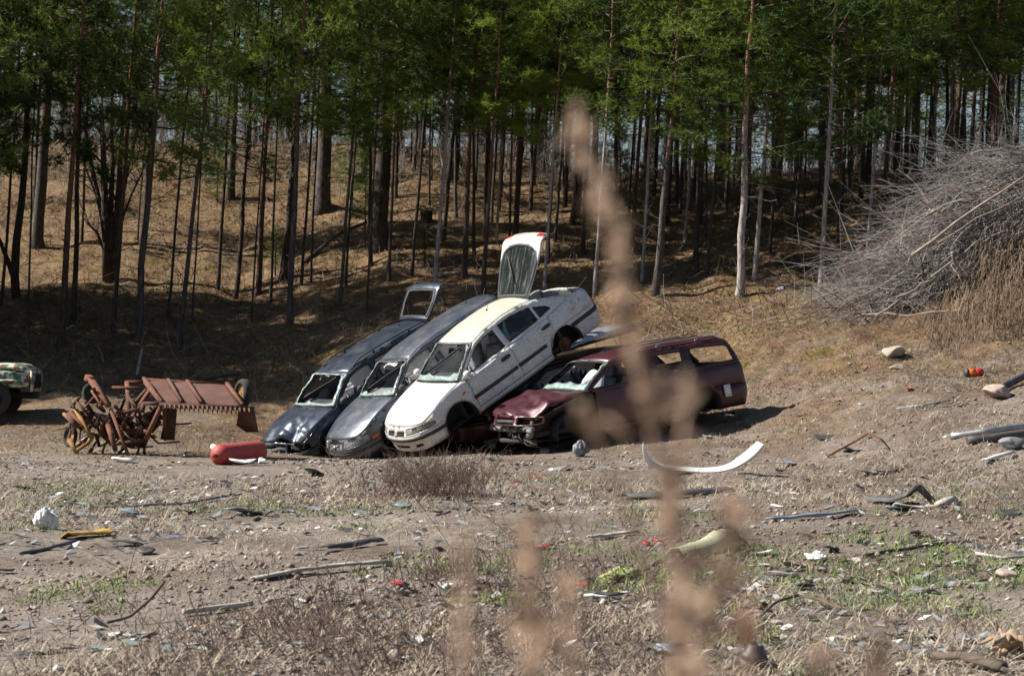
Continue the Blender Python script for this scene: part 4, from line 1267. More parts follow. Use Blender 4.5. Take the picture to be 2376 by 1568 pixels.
# grey wagon
grey = place_car('grey_wagon', 'grey estate car with intact headlight, tipped between the blue and the white car', (-1.36, 39.95, .58), 210, 31.3, 1)
PB = wagon(glass_hole=hole(4, (.045, .08), (.968, .965), 52, .012, .16), bumper_strip=(.40, .435), header_bow=.03,
    bumper_holes=[[(-.35, .27), (.35, .27), (.33, .33), (-.33, .33)]], tail_lamp=(.62, 1.0, .22), light_inside=True, slat_mat=M['chrome'],
    lamp=[('y', .33, .53), ('y', .34, .665), ('x', 1.88, .672), ('x', 1.76, .64), ('x', 1.78, .53)])
cg = make_car(grey, PB, M['paint_grey'], dents=[((.35, 0, 1.36), (.22, .5, .2), (0, 0, -.045), 4.0)])
mirror(cg, 1, M['black'], .80, .97); mirror(cg, -1, M['black'], .80, .97)
handle(cg, -.05, .82, M['paint_grey']); handle(cg, -1.0, .84, M['paint_grey'])
curtain(cg, .62, -1.0, .99, 1, .05, 2); curtain(cg, .3, -1.6, 1.12, -1, .05, 3)
strip(cg, 1.60, 1.74, .505, .555, M['lamp_orange'], 'turn_signal', -.01)
aerial(cg, -1.55, .45)
def cross_badge():
    pts, o = cg.map([(cg.Y(-.2), .535), (cg.Y(.2), .625)]); pts = pts + o * .015
    mb = MB(); mb.add(*bar(pts[0], pts[1], .016, .012)); v, f, m = mb.arrays(); cg.part('grille_strip', v, f, M['chrome'], 0)
    th = np.linspace(0, 2 * np.pi, 16, endpoint=False)
    cg.nose_panel('round_badge', [(.03 * math.cos(t), .58 + .03 * math.sin(t)) for t in th], M['chrome'], inset=-.022, thick=.006)
cross_badge()
# its tailgate is shut, red lamps run up the rear pillars
for sg in (1, -1):
    cg.side_panel('pillar_lamp', [(-1.98, 1.0), (-2.10, .99), (-2.0, 1.22), (-1.90, 1.30)], M['lamp_red'], sides=(sg,), inset=-.012, thick=.03)
def shut_gate(c, body):
    rl = c.rear_header
    def low(t):
        a = 1 - 2 * t; p, o = c.map([(c.X(-2.15), .95)]); return np.array([-2.22, abs(p[0][1]) * a, .95])
    S, f = coons(rl, low, lambda t: rl(0) * (1 - t) + low(0) * t, lambda t: rl(1) * (1 - t) + low(1) * t, 14, 8, .03, (-1, 0, .2))
    v = S.reshape(-1, 3); c.part('tailgate', v, orient(v, f, np.tile([-1.0, 0, .4], (len(v), 1))), body, .03)
shut_gate(cg, M['paint_grey'])

# dark blue wagon
blue = place_car('blue_wagon', 'dark blue estate car with buckled nose and a raised tailgate without glass', (-2.74, 41.3, .27), 216.3, 27, -.8)
def buckle(v):
    x, y = v[:, 0], v[:, 1]
    k = np.clip((x - 1.05) / .8, 0, 1)
    ridge = np.exp(-((y - .22 + .1 * k) / .10) ** 2) * .07 * k ** 1.5 - np.exp(-((y - .40) / .07) ** 2) * .09 * k ** 1.2
    w = fbm(x * 6, y * 6, 3, 8) * .045 * k
    v = v.copy(); v[:, 2] += ridge + w; v[:, 0] -= .08 * k ** 3 * np.exp(-((y - .3) / .4) ** 2)
    return v
def dented_roof(v):
    k = np.clip((v[:, 0] + .9) / .6, 0, 1)
    v = v.copy(); v[:, 2] += fbm(v[:, 0] * 2.6, v[:, 1] * 3.0, 3, 4) * .075 * k - .02 * k; return v
PA = wagon(hood_fn=buckle, roof_fn=dented_roof, hood_drop=.07, hood_bulge=.05, glass_hole=hole(9, (.06, .08), (.95, .94), 52, .03, .12), lamps=False,
    grille=[(-.24, .24, .525, .66)], slats=1, bumper_strip=(.43, .50), bumper_mat=M['paint_blue'],
    roof=[(.32, 1.325), (.0, 1.375), (-.5, 1.395), (-1.1, 1.385), (-1.55, 1.36), (-1.75, 1.34)],
    tail_pts=[(-1.75, 1.34), (-1.95, 1.18), (-2.1, 1.0)], bumper_holes=[[(-.4, .28), (.4, .28), (.38, .34), (-.38, .34)]],
    lamp=[('y', .30, .525), ('y', .30, .67), ('x', 1.84, .68), ('x', 1.74, .62), ('x', 1.80, .525)])
cb = make_car(blue, PA, M['paint_blue'], dents=[((2.1, .25, .55), (.3, .28, .25), (-.14, 0, .0), 5.0), ((1.75, .7, .6), (.25, .3, .2), (-.05, -.03, -.03), 6.0)])
mirror(cb, 1, M['black'], .80, .96)
curtain(cb, .66, -.9, .985, 1, .03, 5); curtain(cb, .3, -1.6, 1.12, -1, .03, 7)
handle(cb, -.05, .82, M['paint_blue'])
roof_rails(cb, M['black'])
aerial(cb, -1.45, .3)
tailgate(cb, [(-1.80, 1.385), (-2.28, .93), (-2.34, .86), (-2.18, .50)], [.50, .56, .56, .50], (-1.80, 1.385), R(86), M['paint_blue'],
         [(-.86, .07), (.86, .07), (.88, .35), (.80, .62), (-.80, .62), (-.88, .35)], None, None)

# maroon wreck lying under the white car
under = place_car('maroon_wreck', 'dark maroon estate car squashed under the raised tail of the white hatchback', (.78, 39.6, .17), 210, 8.4, 0)
PF = wagon(lamps=False, glass_hole=hole(6, (.15, .1), (.9, .9), 40, .1), grille=[(-.26, .26, .525, .64)], slats=2)
cu = make_car(under, PF, M['paint_red'], dents=[((-.2, 0, 1.4), (.7, .6, .25), (0, 0, -.10), 3.0)])
curtain(cu, .66, -.20, .985, 1, .02, 11)
mirror(cu, 1, M['black'], .80, .955)
shut_gate(cu, M['paint_red'])

# maroon wagon in front
maroon = place_car('maroon_wagon', 'dark red estate car with stripped front wing and no bumper, standing nearest on the dirt', (1.86, 37.72, .165), 209.7, 8.4, .5, scale=1.06)
def crushed_hood(v):
    k = np.clip((v[:, 0] - .9) / .6, 0, 1); v = v.copy()
    v[:, 2] += fbm(v[:, 0] * 4.5 + 3, v[:, 1] * 3.5, 3, 21) * .085 * k + .05 * np.exp(-((v[:, 0] - 1.45 - .3 * v[:, 1]) / .09) ** 2) * k; return v
PD = wagon(hood_fn=crushed_hood, lamps=False, xn=2.12, hood_half=.64, hood_front=(1.94, .70), zc=.925, bumper_top=.54, hood_drop=.02, nose_lean=.30,
    grille=[(-.27, .27, .565, .665)], slats=1, glass_hole=hole(3, (.035, .18), (.968, .965), 52, .015, .22), xhl=1.80,
    lamp=[('y', .36, .565), ('y', .36, .685), ('x', 1.92, .685), ('x', 1.83, .63), ('x', 1.84, .565)],
    roof=[(.32, 1.325), (.0, 1.375), (-.5, 1.395), (-1.2, 1.40), (-1.85, 1.385), (-2.08, 1.355)], tail_pts=[(-2.08, 1.355), (-2.2, 1.16), (-2.28, .98)],
    cab_rear=[(-1.6, .962), (-2.28, .968)], quarter_top=[(-1.6, .955), (-2.2, .96), (-2.28, .93)], xtl=-2.20,
    windows=[[(.84, .945), (.71, .95), (-.16, .955), (-.16, 1.30), (.12, 1.30), (.36, 1.245)],
             [(-.26, .96), (-1.04, .97), (-1.08, 1.31), (-.26, 1.31)],
             [(-1.18, .985), (-2.1, 1.0), (-2.06, 1.25), (-1.98, 1.29), (-1.18, 1.32)]])
cd = make_car(maroon, PD, M['paint_red'], skip=('fender', 'front_bumper'), dents=[((1.5, .45, .85), (.35, .3, .2), (0, 0, -.05), 5.0), ((1.3, -.3, .9), (.4, .4, .2), (0, 0, .03), 4.0), ((-.3, .85, .6), (.3, .3, .25), (0, -.05, 0), 3.0), ((1.9, .6, .7), (.4, .3, .2), (-.05, 0, -.03), 4.0), ((-1.9, .8, .75), (.3, .3, .2), (0, -.03, 0), 4.0)])
roof_rails(cd, M['trim_grey'], (-.2, -1.95))
handle(cd, -.05, .82, M['black']); strip(cd, -.3, -.9, .56, .60, M['trim_grey'])
curtain(cd, .5, -.1, 1.15, -1, .04, 12)
def stripped_front(c):
    """inner wing, rails and crossmembers left when wing and bumper are gone"""
    mb = MB()
    mb.add(*bar((.95, .70, .87), (1.92, .60, .64), .07, .05)); mb.add(*bar((1.95, .58, .62), (1.98, .56, .30), .06, .05))
    mb.add(*bar((.84, .72, .30), (.84, .72, .88), .08, .10))
    mb.add(*bar((1.0, .52, .34), (2.0, .50, .36), .10, .09))
    v = [(.9, .66, .84), (1.9, .56, .62), (1.9, .54, .34), (1.62, .54, .32), (1.55, .55, .60), (1.275, .56, .66), (1.0, .56, .60), (.92, .58, .32)]
    mb.add(v, [[0, 1, 4], [1, 2, 4], [2, 3, 4], [0, 4, 5], [0, 5, 6], [0, 6, 7]])
    v, f, m = mb.arrays(); c.part('inner_wing', v, f, M['dark_metal'], .006, smooth=False)
    mb = MB()
    mb.add(*tube([(1.98, y, .48 - .02 * math.cos(y * 2)) for y in np.linspace(-.66, .66, 9)], .045, 8)); v, f, m = mb.arrays(); c.part('bumper_beam', v, f, M['trim_grey'], 0)
    mb = MB(); mb.add(*bar((1.93, -.6, .27), (1.93, .6, .27), .10, .06)); mb.add(*bar((1.93, -.6, .53), (1.93, .6, .53), .04, .05))
    for y in (-.5, -.2, .2, .5): mb.add(*bar((1.93, y, .27), (1.93, y, .53), .05, .03))
    v, f, m = mb.arrays(); c.part('front_crossmember', v, f, M['dark_metal'], 0, smooth=False)
    mb = MB(); r = np.random.default_rng(4)
    for _ in range(26):
        a = np.array([r.uniform(1.85, 2.03), r.uniform(-.1, .66), r.uniform(.24, .52)])
        if r.random() < .5: mb.add(*box(a, r.uniform(.03, .13, 3), Euler(r.uniform(0, 3, 3)).to_matrix()))
        else:
            e = a + r.normal(size=3) * np.array([.08, .2, .1]); mb.add(*tube([a, (a + e) / 2 + r.normal(size=3) * .05, e], .01, 5))
    v, f, m = mb.arrays(); c.part('torn_fittings', v, f, [M['dark_metal']], 0, smooth=False)
    mb = MB()
    v, f = box((2.02, .63, .42), (.05, .13, .14)); mb.add(v, f); v, f, m = mb.arrays(); c.part('bracket', v, f, M['trim_grey'], 0, smooth=False)
    mb = MB(); mb.add(*box((-1.75, .855, .53), (.13, .02, .20))); v, f, m = mb.arrays(); c.part('white_bracket', v, f, M['airbag'], 0, smooth=False)
    mb = MB(); v, f = rock_arrays((.20, .26, .20), 5, 2, .4); mb.add(v + np.array([.46, .30, .98]), f); v, f, m = mb.arrays(); c.part('driver_airbag', v, f, M['airbag'], 0)
stripped_front(cd)

# pale metal panel lying across the roof of the squashed car
def silver_panel():
    a, b = pt(1338, 792, 39.7), pt(1442, 762, 40.3)
    o = link('ribbed_sheet', None, label='long ribbed pale silver panel lying on the roof of the squashed maroon car', cat='panel', loc=tuple(a))
    d = b - a; ln = np.linalg.norm(d); d /= ln
    side = np.cross(d, [0, 0, 1.0]); side /= np.linalg.norm(side); up = np.cross(side, d)
    w = .85
    prof = [(-.5, 0), (-.42, .05), (-.40, .05), (-.2, .055), (-.19, .025), (-.12, .025), (-.11, .055), (.2, .05), (.21, .02), (.3, .02), (.31, .05), (.46, .03), (.5, 0)]
    v = []
    for t in np.linspace(-.75, ln, 9):
        for s_, h in prof: v.append(d * t - side * (s_ * w) + up * (h + .02 - .05 * ((t - ln / 2) ** 2)))
    v = np.array(v); n = len(prof); i = np.arange(8)[:, None] * n + np.arange(n - 1)[None]
    f = np.concatenate([np.stack([i, i + 1, i + n + 1], -1).reshape(-1, 3), np.stack([i, i + n + 1, i + n], -1).reshape(-1, 3)])
    q = link('panel_skin', mesh_data('panel_skin', v, f, M['paint_silver']), o); md = q.modifiers.new('thickness', 'SOLIDIFY'); md.thickness = .03
    mb = MB()
    for s_ in (-.47, .47): mb.add(*bar(-d * .75 - side * s_ * w, d * ln - side * s_ * w, .06, .05))
    v, f, m = mb.arrays(); link('edge_rail', mesh_data('edge_rail', v - up * .03, f, M['dark_metal']), o)
silver_panel()

# the row behind is propped on flattened wrecks too
def copy_wreck(label, loc, rot, sc):
    o = under.copy(); COL.objects.link(o); o['label'] = label; o.location = loc; o.rotation_euler = rot; o.scale = sc
    for ch in under.children:
        c_ = ch.copy(); COL.objects.link(c_); c_.parent = o
        for g_ in ch.children:
            d_ = g_.copy(); COL.objects.link(d_); d_.parent = c_
copy_wreck('flattened maroon wreck in the dark under the tail of the grey estate car', (-.1, 40.75, -.05), (0, R(6), R(210)), (1, .95, .74))
copy_wreck('flattened maroon wreck in the dark under the tail of the dark blue estate car', (-1.45, 42.6, -.05), (0, R(6), R(216)), (1, .95, .62))
# ------------------------------------------------------------------ rusty farm machine, jeep, cylinder
M['rust_orange'] = plain('orange_rust', (.175, .068, .036), .85, .1, var=.45, scale=7, dirt=(.12, .05, .03), dirt_amt=.4)
M['rust_sheet'] = plain('rusty_sheet', (.135, .065, .048), .8, .2, var=.25, scale=3, dirt=(.12, .055, .035), dirt_amt=.35)
M['rust_dark'] = plain('dark_rust', (.075, .038, .025), .9, .1, var=.5, scale=8)
M['old_yellow'] = plain('old_yellow_paint', (.30, .18, .05), .75, var=.35, scale=10, dirt=(.16, .07, .03), dirt_amt=.5)
M['rubber'] = plain('rubber', (.022, .021, .020), .9, dirt=(.09, .075, .06), dirt_amt=.3)
M['red_paint'] = plain('red_cylinder_paint', (.44, .035, .03), .5, var=.2, scale=9, dirt=(.28, .10, .07), dirt_amt=.34)

def shard_local(seed):
    r = np.random.default_rng(seed); a = np.sort(r.uniform(0, 6.28, 8)); rad = r.uniform(.6, 1, 8)
    v = np.column_stack([np.cos(a) * rad, np.cos(a * 2 + seed) * .35, np.sin(a) * rad]); v = np.concatenate([v, [[0, 0, 0]]])
    return v, np.array([[i, (i + 1) % 8, 8] for i in range(8)])

def machine():
    D = 36.6
    foot = at(300, 1052)
    t = link('farm_machine', None, label='wrecked rusty harvesting machine with a sheet table, toothed cutter bar and bent arms', cat='farm machine', loc=tuple(foot))
    q = lambda x, y, dy=0.0: pt(x, y, D + dy) - foot
    def one(name, mb, mat, smooth=False, label=None):
        v, f, m = mb.arrays(); return link(name, mesh_data(name, v, f, mat, smooth), t, label=label)
    # sheet table: four sheets with raised seams; far edge higher and 2.4 m behind the near edge
    near = [(376, 935), (421, 935), (468, 936), (563, 942)]; far = [(333, 881), (390, 884), (434, 887), (526, 893)]
    DY = 1.9
    for i in range(3):
        a, b = q(*near[i], -.4), q(*near[i + 1], -.4); c, d = q(*far[i + 1], DY), q(*far[i], DY)
        n = 9; k = np.linspace(0, 1, n)
        S = np.array([[(a * (1 - u) + b * u) * (1 - w) + (d * (1 - u) + c * u) * w for w in k] for u in np.linspace(.015, .985, n)])
        S[..., 2] += fbm(S[..., 0] * 2.2, S[..., 1] * 2 + i * 5, 2, i) * .05
        j = np.arange(n - 1)[:, None] * n + np.arange(n - 1)[None]
        f = np.concatenate([np.stack([j, j + n, j + n + 1], -1).reshape(-1, 3), np.stack([j, j + n + 1, j + 1], -1).reshape(-1, 3)])
        o = link('table_sheet', mesh_data('table_sheet', S.reshape(-1, 3), f, M['rust_sheet']), t); md = o.modifiers.new('thickness', 'SOLIDIFY'); md.thickness = .03
        mb = MB(); mb.add(*bar(a + np.array([0, 0, .03]), d + np.array([0, 0, .03]), .05, .05)); one('seam', mb, M['rust_sheet'])
    mb = MB(); mb.add(*bar(q(*near[3], -.4) + np.array([0, 0, .03]), q(*far[3], DY) + np.array([0, 0, .03]), .06, .05)); one('seam', mb, M['rust_orange'])
    mb = MB(); mb.add(*bar(q(*far[0], DY), q(*far[3], DY), .07, .07)); one('rear_beam', mb, M['rust_orange'])
    mb = MB(); mb.add(*bar(q(370, 938, -.45), q(590, 948, -.45), .09, .07)); one('cutter_bar', mb, M['rust_dark'])
    for i in range(19):                                           # guard fingers of the cutter bar
        a = q(384 + i * 10.8, 938 + i * .55, -.5); mb = MB()
        v = np.array([a + np.array([-.028, 0, 0]), a + np.array([.028, 0, 0]), a + np.array([.0, .0, .02]), a + np.array([.03, -.09, -.13])])
        mb.add(v, [[0, 1, 3], [1, 2, 3], [2, 0, 3], [0, 2, 1]]); one('cutter_finger', mb, M['rust_sheet'])
    # frame left of the table
    fr = [((294, 886, 1.6), (338, 886, 1.6)), ((294, 886, 1.6), (300, 950, .6)), ((338, 885, 1.5), (378, 938, -.4)), ((333, 936, -.3), (380, 936, -.4)), ((333, 936, -.3), (330, 955, -.4)),
          ((375, 940, -.4), (338, 1020, -.5)), ((285, 1002, -.2), (350, 1006, -.2)), ((258, 962, -.2), (330, 948, -.3)), ((380, 948, -.3), (384, 1020, 0)), ((262, 898, 1.4), (335, 900, 1.2)),
          ((296, 920, .6), (318, 945, .2)), ((340, 905, .9), (310, 940, .5)), ((352, 900, .9), (322, 945, .3)), ((268, 1030, -.4), (338, 1020, -.5))]
    for a, b in fr:
        mb = MB(); mb.add(*bar(q(*a), q(*b), random.uniform(.05, .09), random.uniform(.04, .07))); one('frame_bar', mb, random.choice([M['rust'], M['rust_orange'], M['rust_dark']]))
    # side plate hanging under the table
    v = np.array([q(384, 945, -.1), q(408, 948, .2), q(402, 1020, .4), q(372, 1018, .1)]); o = link('side_plate', mesh_data('side_plate', v, np.array([[0, 1, 2], [0, 2, 3]]), M['rust_dark']), t)
    md = o.modifiers.new('thickness', 'SOLIDIFY'); md.thickness = .03
    v = np.array([q(556, 945, -.3), q(590, 950, -.3), q(600, 1000, -.2), q(575, 1000, .3), q(552, 985, .6)]); o = link('divider_plate', mesh_data('divider_plate', v, np.array([[0, 1, 2], [0, 2, 3], [0, 3, 4]]), M['rust_sheet']), t)
    md = o.modifiers.new('thickness', 'SOLIDIFY'); md.thickness = .03
    # raised main arm, struts and legs
    for a, b, w, m in [((207, 876, .5), (252, 940, -.6), .15, 'rust_orange'), ((202, 875, .5), (218, 884, .4), .20, 'rust_orange'), ((212, 906, .0), (238, 945, -.5), .05, 'rust_orange'), ((220, 918, 0), (196, 946, -.4), .04, 'rust'),
                       ((258, 952, -.6), (300, 1062, -1.0), .075, 'rust_orange'), ((250, 985, -.5), (268, 1045, -.8), .11, 'rust'),
                       ((160, 960, -.2), (178, 990, -.4), .16, 'rust_sheet'), ((176, 950, -.3), (214, 1018, -.7), .10, 'old_yellow'), ((162, 955, -.3), (205, 1000, -.6), .08, 'rust_orange'),
                       ((160, 1020, -.5), (178, 1048, -.7), .11, 'old_yellow'), ((178, 1045, -.7), (205, 1028, -.6), .10, 'old_yellow'), ((205, 1028, -.6), (216, 1005, -.4), .09, 'old_yellow'),
                       ((180, 1030, -.5), (208, 1006, -.4), .04, 'airbag'), ((120, 1000, 0), (158, 992, 0), .035, 'rust_orange'), ((225, 965, 0), (205, 1000, -.3), .06, 'rust_dark'),
                       ((268, 1030, -.6), (330, 1030, -.2), .05, 'rust_dark'), ((232, 960, -.2), (300, 990, .2), .05, 'rust_dark')]:
        mb = MB(); mb.add(*bar(q(*a), q(*b), w * .62, w * .5)); one('arm', mb, M[m])
    for i in range(84):                                           # loose ironwork of the drive
        r = random; x, y = r.uniform(160, 345), r.triangular(915, 1045, 1000)
        mb = MB(); mb.add(*bar(q(x, y, r.uniform(-.5, .5)), q(x + r.uniform(-26, 26), y + r.uniform(-40, 40), r.uniform(-.5, .5)), r.uniform(.02, .06), r.uniform(.02, .05))); one('iron_bar', mb, r.choice([M['rust_dark'], M['rust'], M['rust_dark'], M['rust_orange'], M['rust_dark'], M['rust_sheet'], M['old_yellow']]))
    for x, y, w_, h_, dy in ((300, 975, 40, 30, .3), (345, 985, 34, 40, .6), (272, 1000, 30, 34, .4), (235, 985, 36, 44, .5), (200, 975, 26, 40, .3), (360, 960, 30, 24, .9), (320, 1018, 60, 22, .2)):
        v_, f_ = shard_local(x); c_ = q(x, y, dy); s_ = D / F_PX
        o = link('housing_plate', mesh_data('housing_plate', v_ * np.array([w_ * s_, w_ * s_, h_ * s_]) + c_, f_, M['rust_dark']), t); md = o.modifiers.new('thickness', 'SOLIDIFY'); md.thickness = .02
    # reel with tines seen between the frame bars
    c = q(320, 985, .5)
    for k in range(7):
        a = k * 2 * math.pi / 7; mb = MB()
        e = c + np.array([.55 * math.cos(a), .1, .42 * math.sin(a)]); mb.add(*bar(c, e, .03, .03)); mb.add(*bar(e, e + np.array([.25, .7, .0]), .03, .03)); one('reel_arm', mb, M['rust_dark'])
    def wheel(cen, nrm, r, w, rim, tyre_lab=None):
        nrm = np.array(nrm, float); nrm /= np.linalg.norm(nrm); u, x = frame_of(nrm)
        th = np.linspace(0, 2 * np.pi, 29)
        ring = np.array([cen + (u * math.cos(a) + x * math.sin(a)) * r for a in th])
        pr = [(-.5, -.22), (-.45, .02), (-.2, .1), (.2, .1), (.45, .02), (.5, -.22), (.3, -.3), (-.3, -.3)]
        v = np.array([cen + (u * math.cos(a) + x * math.sin(a)) * (r * (1 + pz)) + nrm * w * px for a in th[:-1] for px, pz in pr])
        i = np.arange(28)[:, None] * 8 + np.arange(8)[None]; j = np.arange(28)[:, None] * 8 + (np.arange(8)[None] + 1) % 8; i2 = (i + 8) % 224; j2 = (j + 8) % 224
        f = np.concatenate([np.stack([i, j, j2], -1).reshape(-1, 3), np.stack([i, j2, i2], -1).reshape(-1, 3)])
        wo = link('wheel', mesh_data('tyre', v, f, M['rubber'], True), t)
        mb = MB()
        prf = [(.72, .3), (.62, .15), (.3, .05), (.12, .12), (.0, .12)]
        v = np.array([cen + (u * math.cos(a) + x * math.sin(a)) * r * pz + nrm * w * px for a in th[:-1] for pz, px in prf])
        i = np.arange(28)[:, None] * 5 + np.arange(4)[None]; i2 = (i + 5) % 140
        f = np.concatenate([np.stack([i, i + 1, i2 + 1], -1).reshape(-1, 3), np.stack([i, i2 + 1, i2], -1).reshape(-1, 3)])
        link('rim', mesh_data('rim', v, f, rim, True), wo)
        return wo
    wheel(q(563, 914, 1.1), (-.85, -.5, .12), .245, .15, M['old_yellow'])
    wheel(q(215, 912, .7), (.3, -.9, .3), .17, .12, M['rubber'])
    wheel(q(163, 1012, .3), (-.7, -.6, .1), .17, .10, M['rust_dark'])
machine()

def jeep():
    foot = at(40, 965)
    D = foot[1]
    t = link('patchwork_jeep', None, label='old cream off road vehicle with green and red blotches, cut by the left edge', cat='car', loc=tuple(foot))
    m, nt, b = nodes_mat('blotched_paint', .6)
    co = coord(nt)
    v1 = tex_noise(nt, 6.5, 3, .5, vec=co)
    mp = N(nt, 'ShaderNodeMapping'); mp.inputs['Location'].default_value = (3.1, 7.7, 1.3); L(nt, co, mp.inputs[0])
    v2 = tex_noise(nt, 5.5, 3, .5, vec=mp.outputs[0])
    c = mixc(nt, ramp(nt, v1, [(.50, GREY(0)), (.53, GREY(1))]), (.60, .57, .44), (.03, .16, .085))
    c = mixc(nt, ramp(nt, v2, [(.60, GREY(0)), (.63, GREY(1))]), c, (.20, .03, .03))
    c = mixc(nt, mathn(nt, 'MULTIPLY', tex_noise(nt, 14, 6, .7, vec=co), .3), c, (.22, .19, .15))
    L(nt, c, b.inputs['Base Color'])
    # local axes: nose to the right of the picture and a bit towards the viewer
    yaw = R(4); ex = np.array([math.cos(yaw), math.sin(yaw), 0]); ey = np.array([-ex[1], ex[0], 0]); ez = np.array([0, 0, 1.0])
    nose = pt(88, 850, D) - foot; o = np.array([nose[0], nose[1], 0]) - ex * .05 + ey * .1
    T = lambda p: np.array([o + ex * x + ey * y + ez * z for x, y, z in np.asarray(p, float).reshape(-1, 3)])
    def sheet(name, outline, thick, mat=m):
        v = T(outline); n = len(v); f = np.array([[0, i, i + 1] for i in range(1, n - 1)])
        q = link(name, mesh_data(name, v, f, mat), t); md = q.modifiers.new('thickness', 'SOLIDIFY'); md.thickness = thick; md.offset = 0; return q
    W, H = .74, 1.0
    # hood: rounded long box, nose at x=0 going back to x=-1.2
    xs = np.linspace(0, -1.25, 10); a = np.linspace(-1, 1, 13)
    v = []
    for x in xs:
        nr = 1 - .10 * math.exp(x * 6)
        for k in a: v.append((x - .10 * abs(k) ** 3 * math.exp(x * 4), k * W * .86 * nr, H + .05 * x * -.2 - .10 * abs(k) ** 4 - .10 * math.exp(x * 11)))
    v = T(v); i = np.arange(9)[:, None] * 13 + np.arange(12)[None]
    f = np.concatenate([np.stack([i, i + 13, i + 14], -1).reshape(-1, 3), np.stack([i, i + 14, i + 1], -1).reshape(-1, 3)])
    q = link('hood', mesh_data('hood', v, f, m, True), t); md = q.modifiers.new('thickness', 'SOLIDIFY'); md.thickness = .03
    for sg in (-1, 1):
        sheet('body_side', [(-.03, sg * W * .80, H - .16), (-1.25, sg * W * .9, H - .10), (-1.25, sg * W * .9, .42), (-1.05, sg * W * .9, .42), (-.98, sg * W * .9, .62), (-.7, sg * W * .9, .72), (-.42, sg * W * .9, .62), (-.36, sg * W * .84, .55), (-.05, sg * W * .80, .58)][::-1], .03)
        fd = [(-.12, sg * W * .8, .66), (-.3, sg * W * .8, .73), (-.9, sg * W * .8, .73), (-1.12, sg * W * .8, .58), (-1.12, sg * W * 1.05, .56), (-.9, sg * W * 1.08, .70), (-.3, sg * W * 1.08, .70), (-.12, sg * W * 1.05, .62)]
        v = T(fd); q = link('wing', mesh_data('wing', v, np.array([[0, 1, 6], [0, 6, 7], [1, 2, 5], [1, 5, 6], [2, 3, 4], [2, 4, 5]]), m), t); md = q.modifiers.new('thickness', 'SOLIDIFY'); md.thickness = .025
    sheet('front_grille', [(0, -W * .8, .88), (0, W * .8, .88), (.0, W * .8, .48), (0, -W * .8, .48)], .04)
    for y in np.linspace(-.42, .42, 8):
        mb = MB(); mb.add(T([(p[0] + .025, p[1] + y, p[2] + .68) for p in box((0, 0, 0), (.02, .03, .28))[0]]), BOXF); v, f, _ = mb.arrays(); link('grille_slot', mesh_data('grille_slot', v, f, M['liner']), t)
    for y in (-.5, .5):
        mb = MB(); mb.add(*tube(T([(-.02, y, .76), (.05, y, .76)]), .085, 18)); v, f, _ = mb.arrays(); link('headlight', mesh_data('headlight', v, f, M['lamp_dull']), t)
    # cabin with upright windscreen frame, flat roofed tub
    sheet('scuttle', [(-1.25, -W * .95, .45), (-1.25, W * .95, .45), (-1.25, W * .9, H + .02), (-1.25, -W * .9, H + .02)], .05)
    mb = MB()
    for a_, b_ in [((-1.3, -.66, H), (-1.42, -.62, 1.42)), ((-1.3, .66, H), (-1.42, .62, 1.42)), ((-1.42, -.62, 1.42), (-1.42, .62, 1.42)), ((-1.3, 0, H), (-1.42, 0, 1.42))]: mb.add(*bar(T([a_])[0], T([b_])[0], .06, .05))
    v, f, _ = mb.arrays(); link('windscreen_frame', mesh_data('windscreen_frame', v, f, m), t)
    for sg in (-1, 1):
        sheet('tub_side', [(-1.25, sg * W * .96, .42), (-1.25, sg * W * .96, .98), (-1.5, sg * W * .96, .80), (-2.1, sg * W * .96, .80), (-2.25, sg * W * .96, 1.0), (-3.2, sg * W * .96, 1.0), (-3.2, sg * W * .96, .45)], .04)
    sheet('tub_floor', [(-1.25, -W * .95, .45), (-3.2, -W * .95, .45), (-3.2, W * .95, .45), (-1.25, W * .95, .45)], .05, M['liner'])
    for x in (-.72, -2.7):
        for sg in (-1, 1):
            th = np.linspace(0, 2 * np.pi, 25)[:-1]
            pr = [(.5, .20), (.52, .31), (.3, .345), (-.3, .345), (-.52, .31), (-.5, .20)]
            v = T([(x + r_ * math.cos(a_), sg * (W * .93) + w_ * .17, .34 + r_ * math.sin(a_)) for a_ in th for w_, r_ in pr]); i = np.arange(24)[:, None] * 6 + np.arange(5)[None]; i2 = (i + 6) % 144
            f = np.concatenate([np.stack([i, i + 1, i2 + 1], -1).reshape(-1, 3), np.stack([i, i2 + 1, i2], -1).reshape(-1, 3)])
            wo = link('wheel', mesh_data('tyre', v, f, M['rubber'], True), t)
            mb = MB(); mb.add(*tube(T([(x, sg * W * .93 - .04, .34), (x, sg * W * .93 + sg * .05, .34)]), .2, 20)); mb.add(*tube(T([(x, sg * W * .93, .34), (x, sg * W * .93 + sg * .09, .34)]), .07, 12)); v, f, _ = mb.arrays(); link('rim', mesh_data('rim', v, f, M['rust_dark']), wo)
    mb = MB(); mb.add(*bar(T([(.0, .2, .40)])[0], T([(-3.1, .2, .40)])[0], .5, .12)); v, f, _ = mb.arrays(); link('chassis', mesh_data('chassis', v, f, M['liner']), t)
jeep()

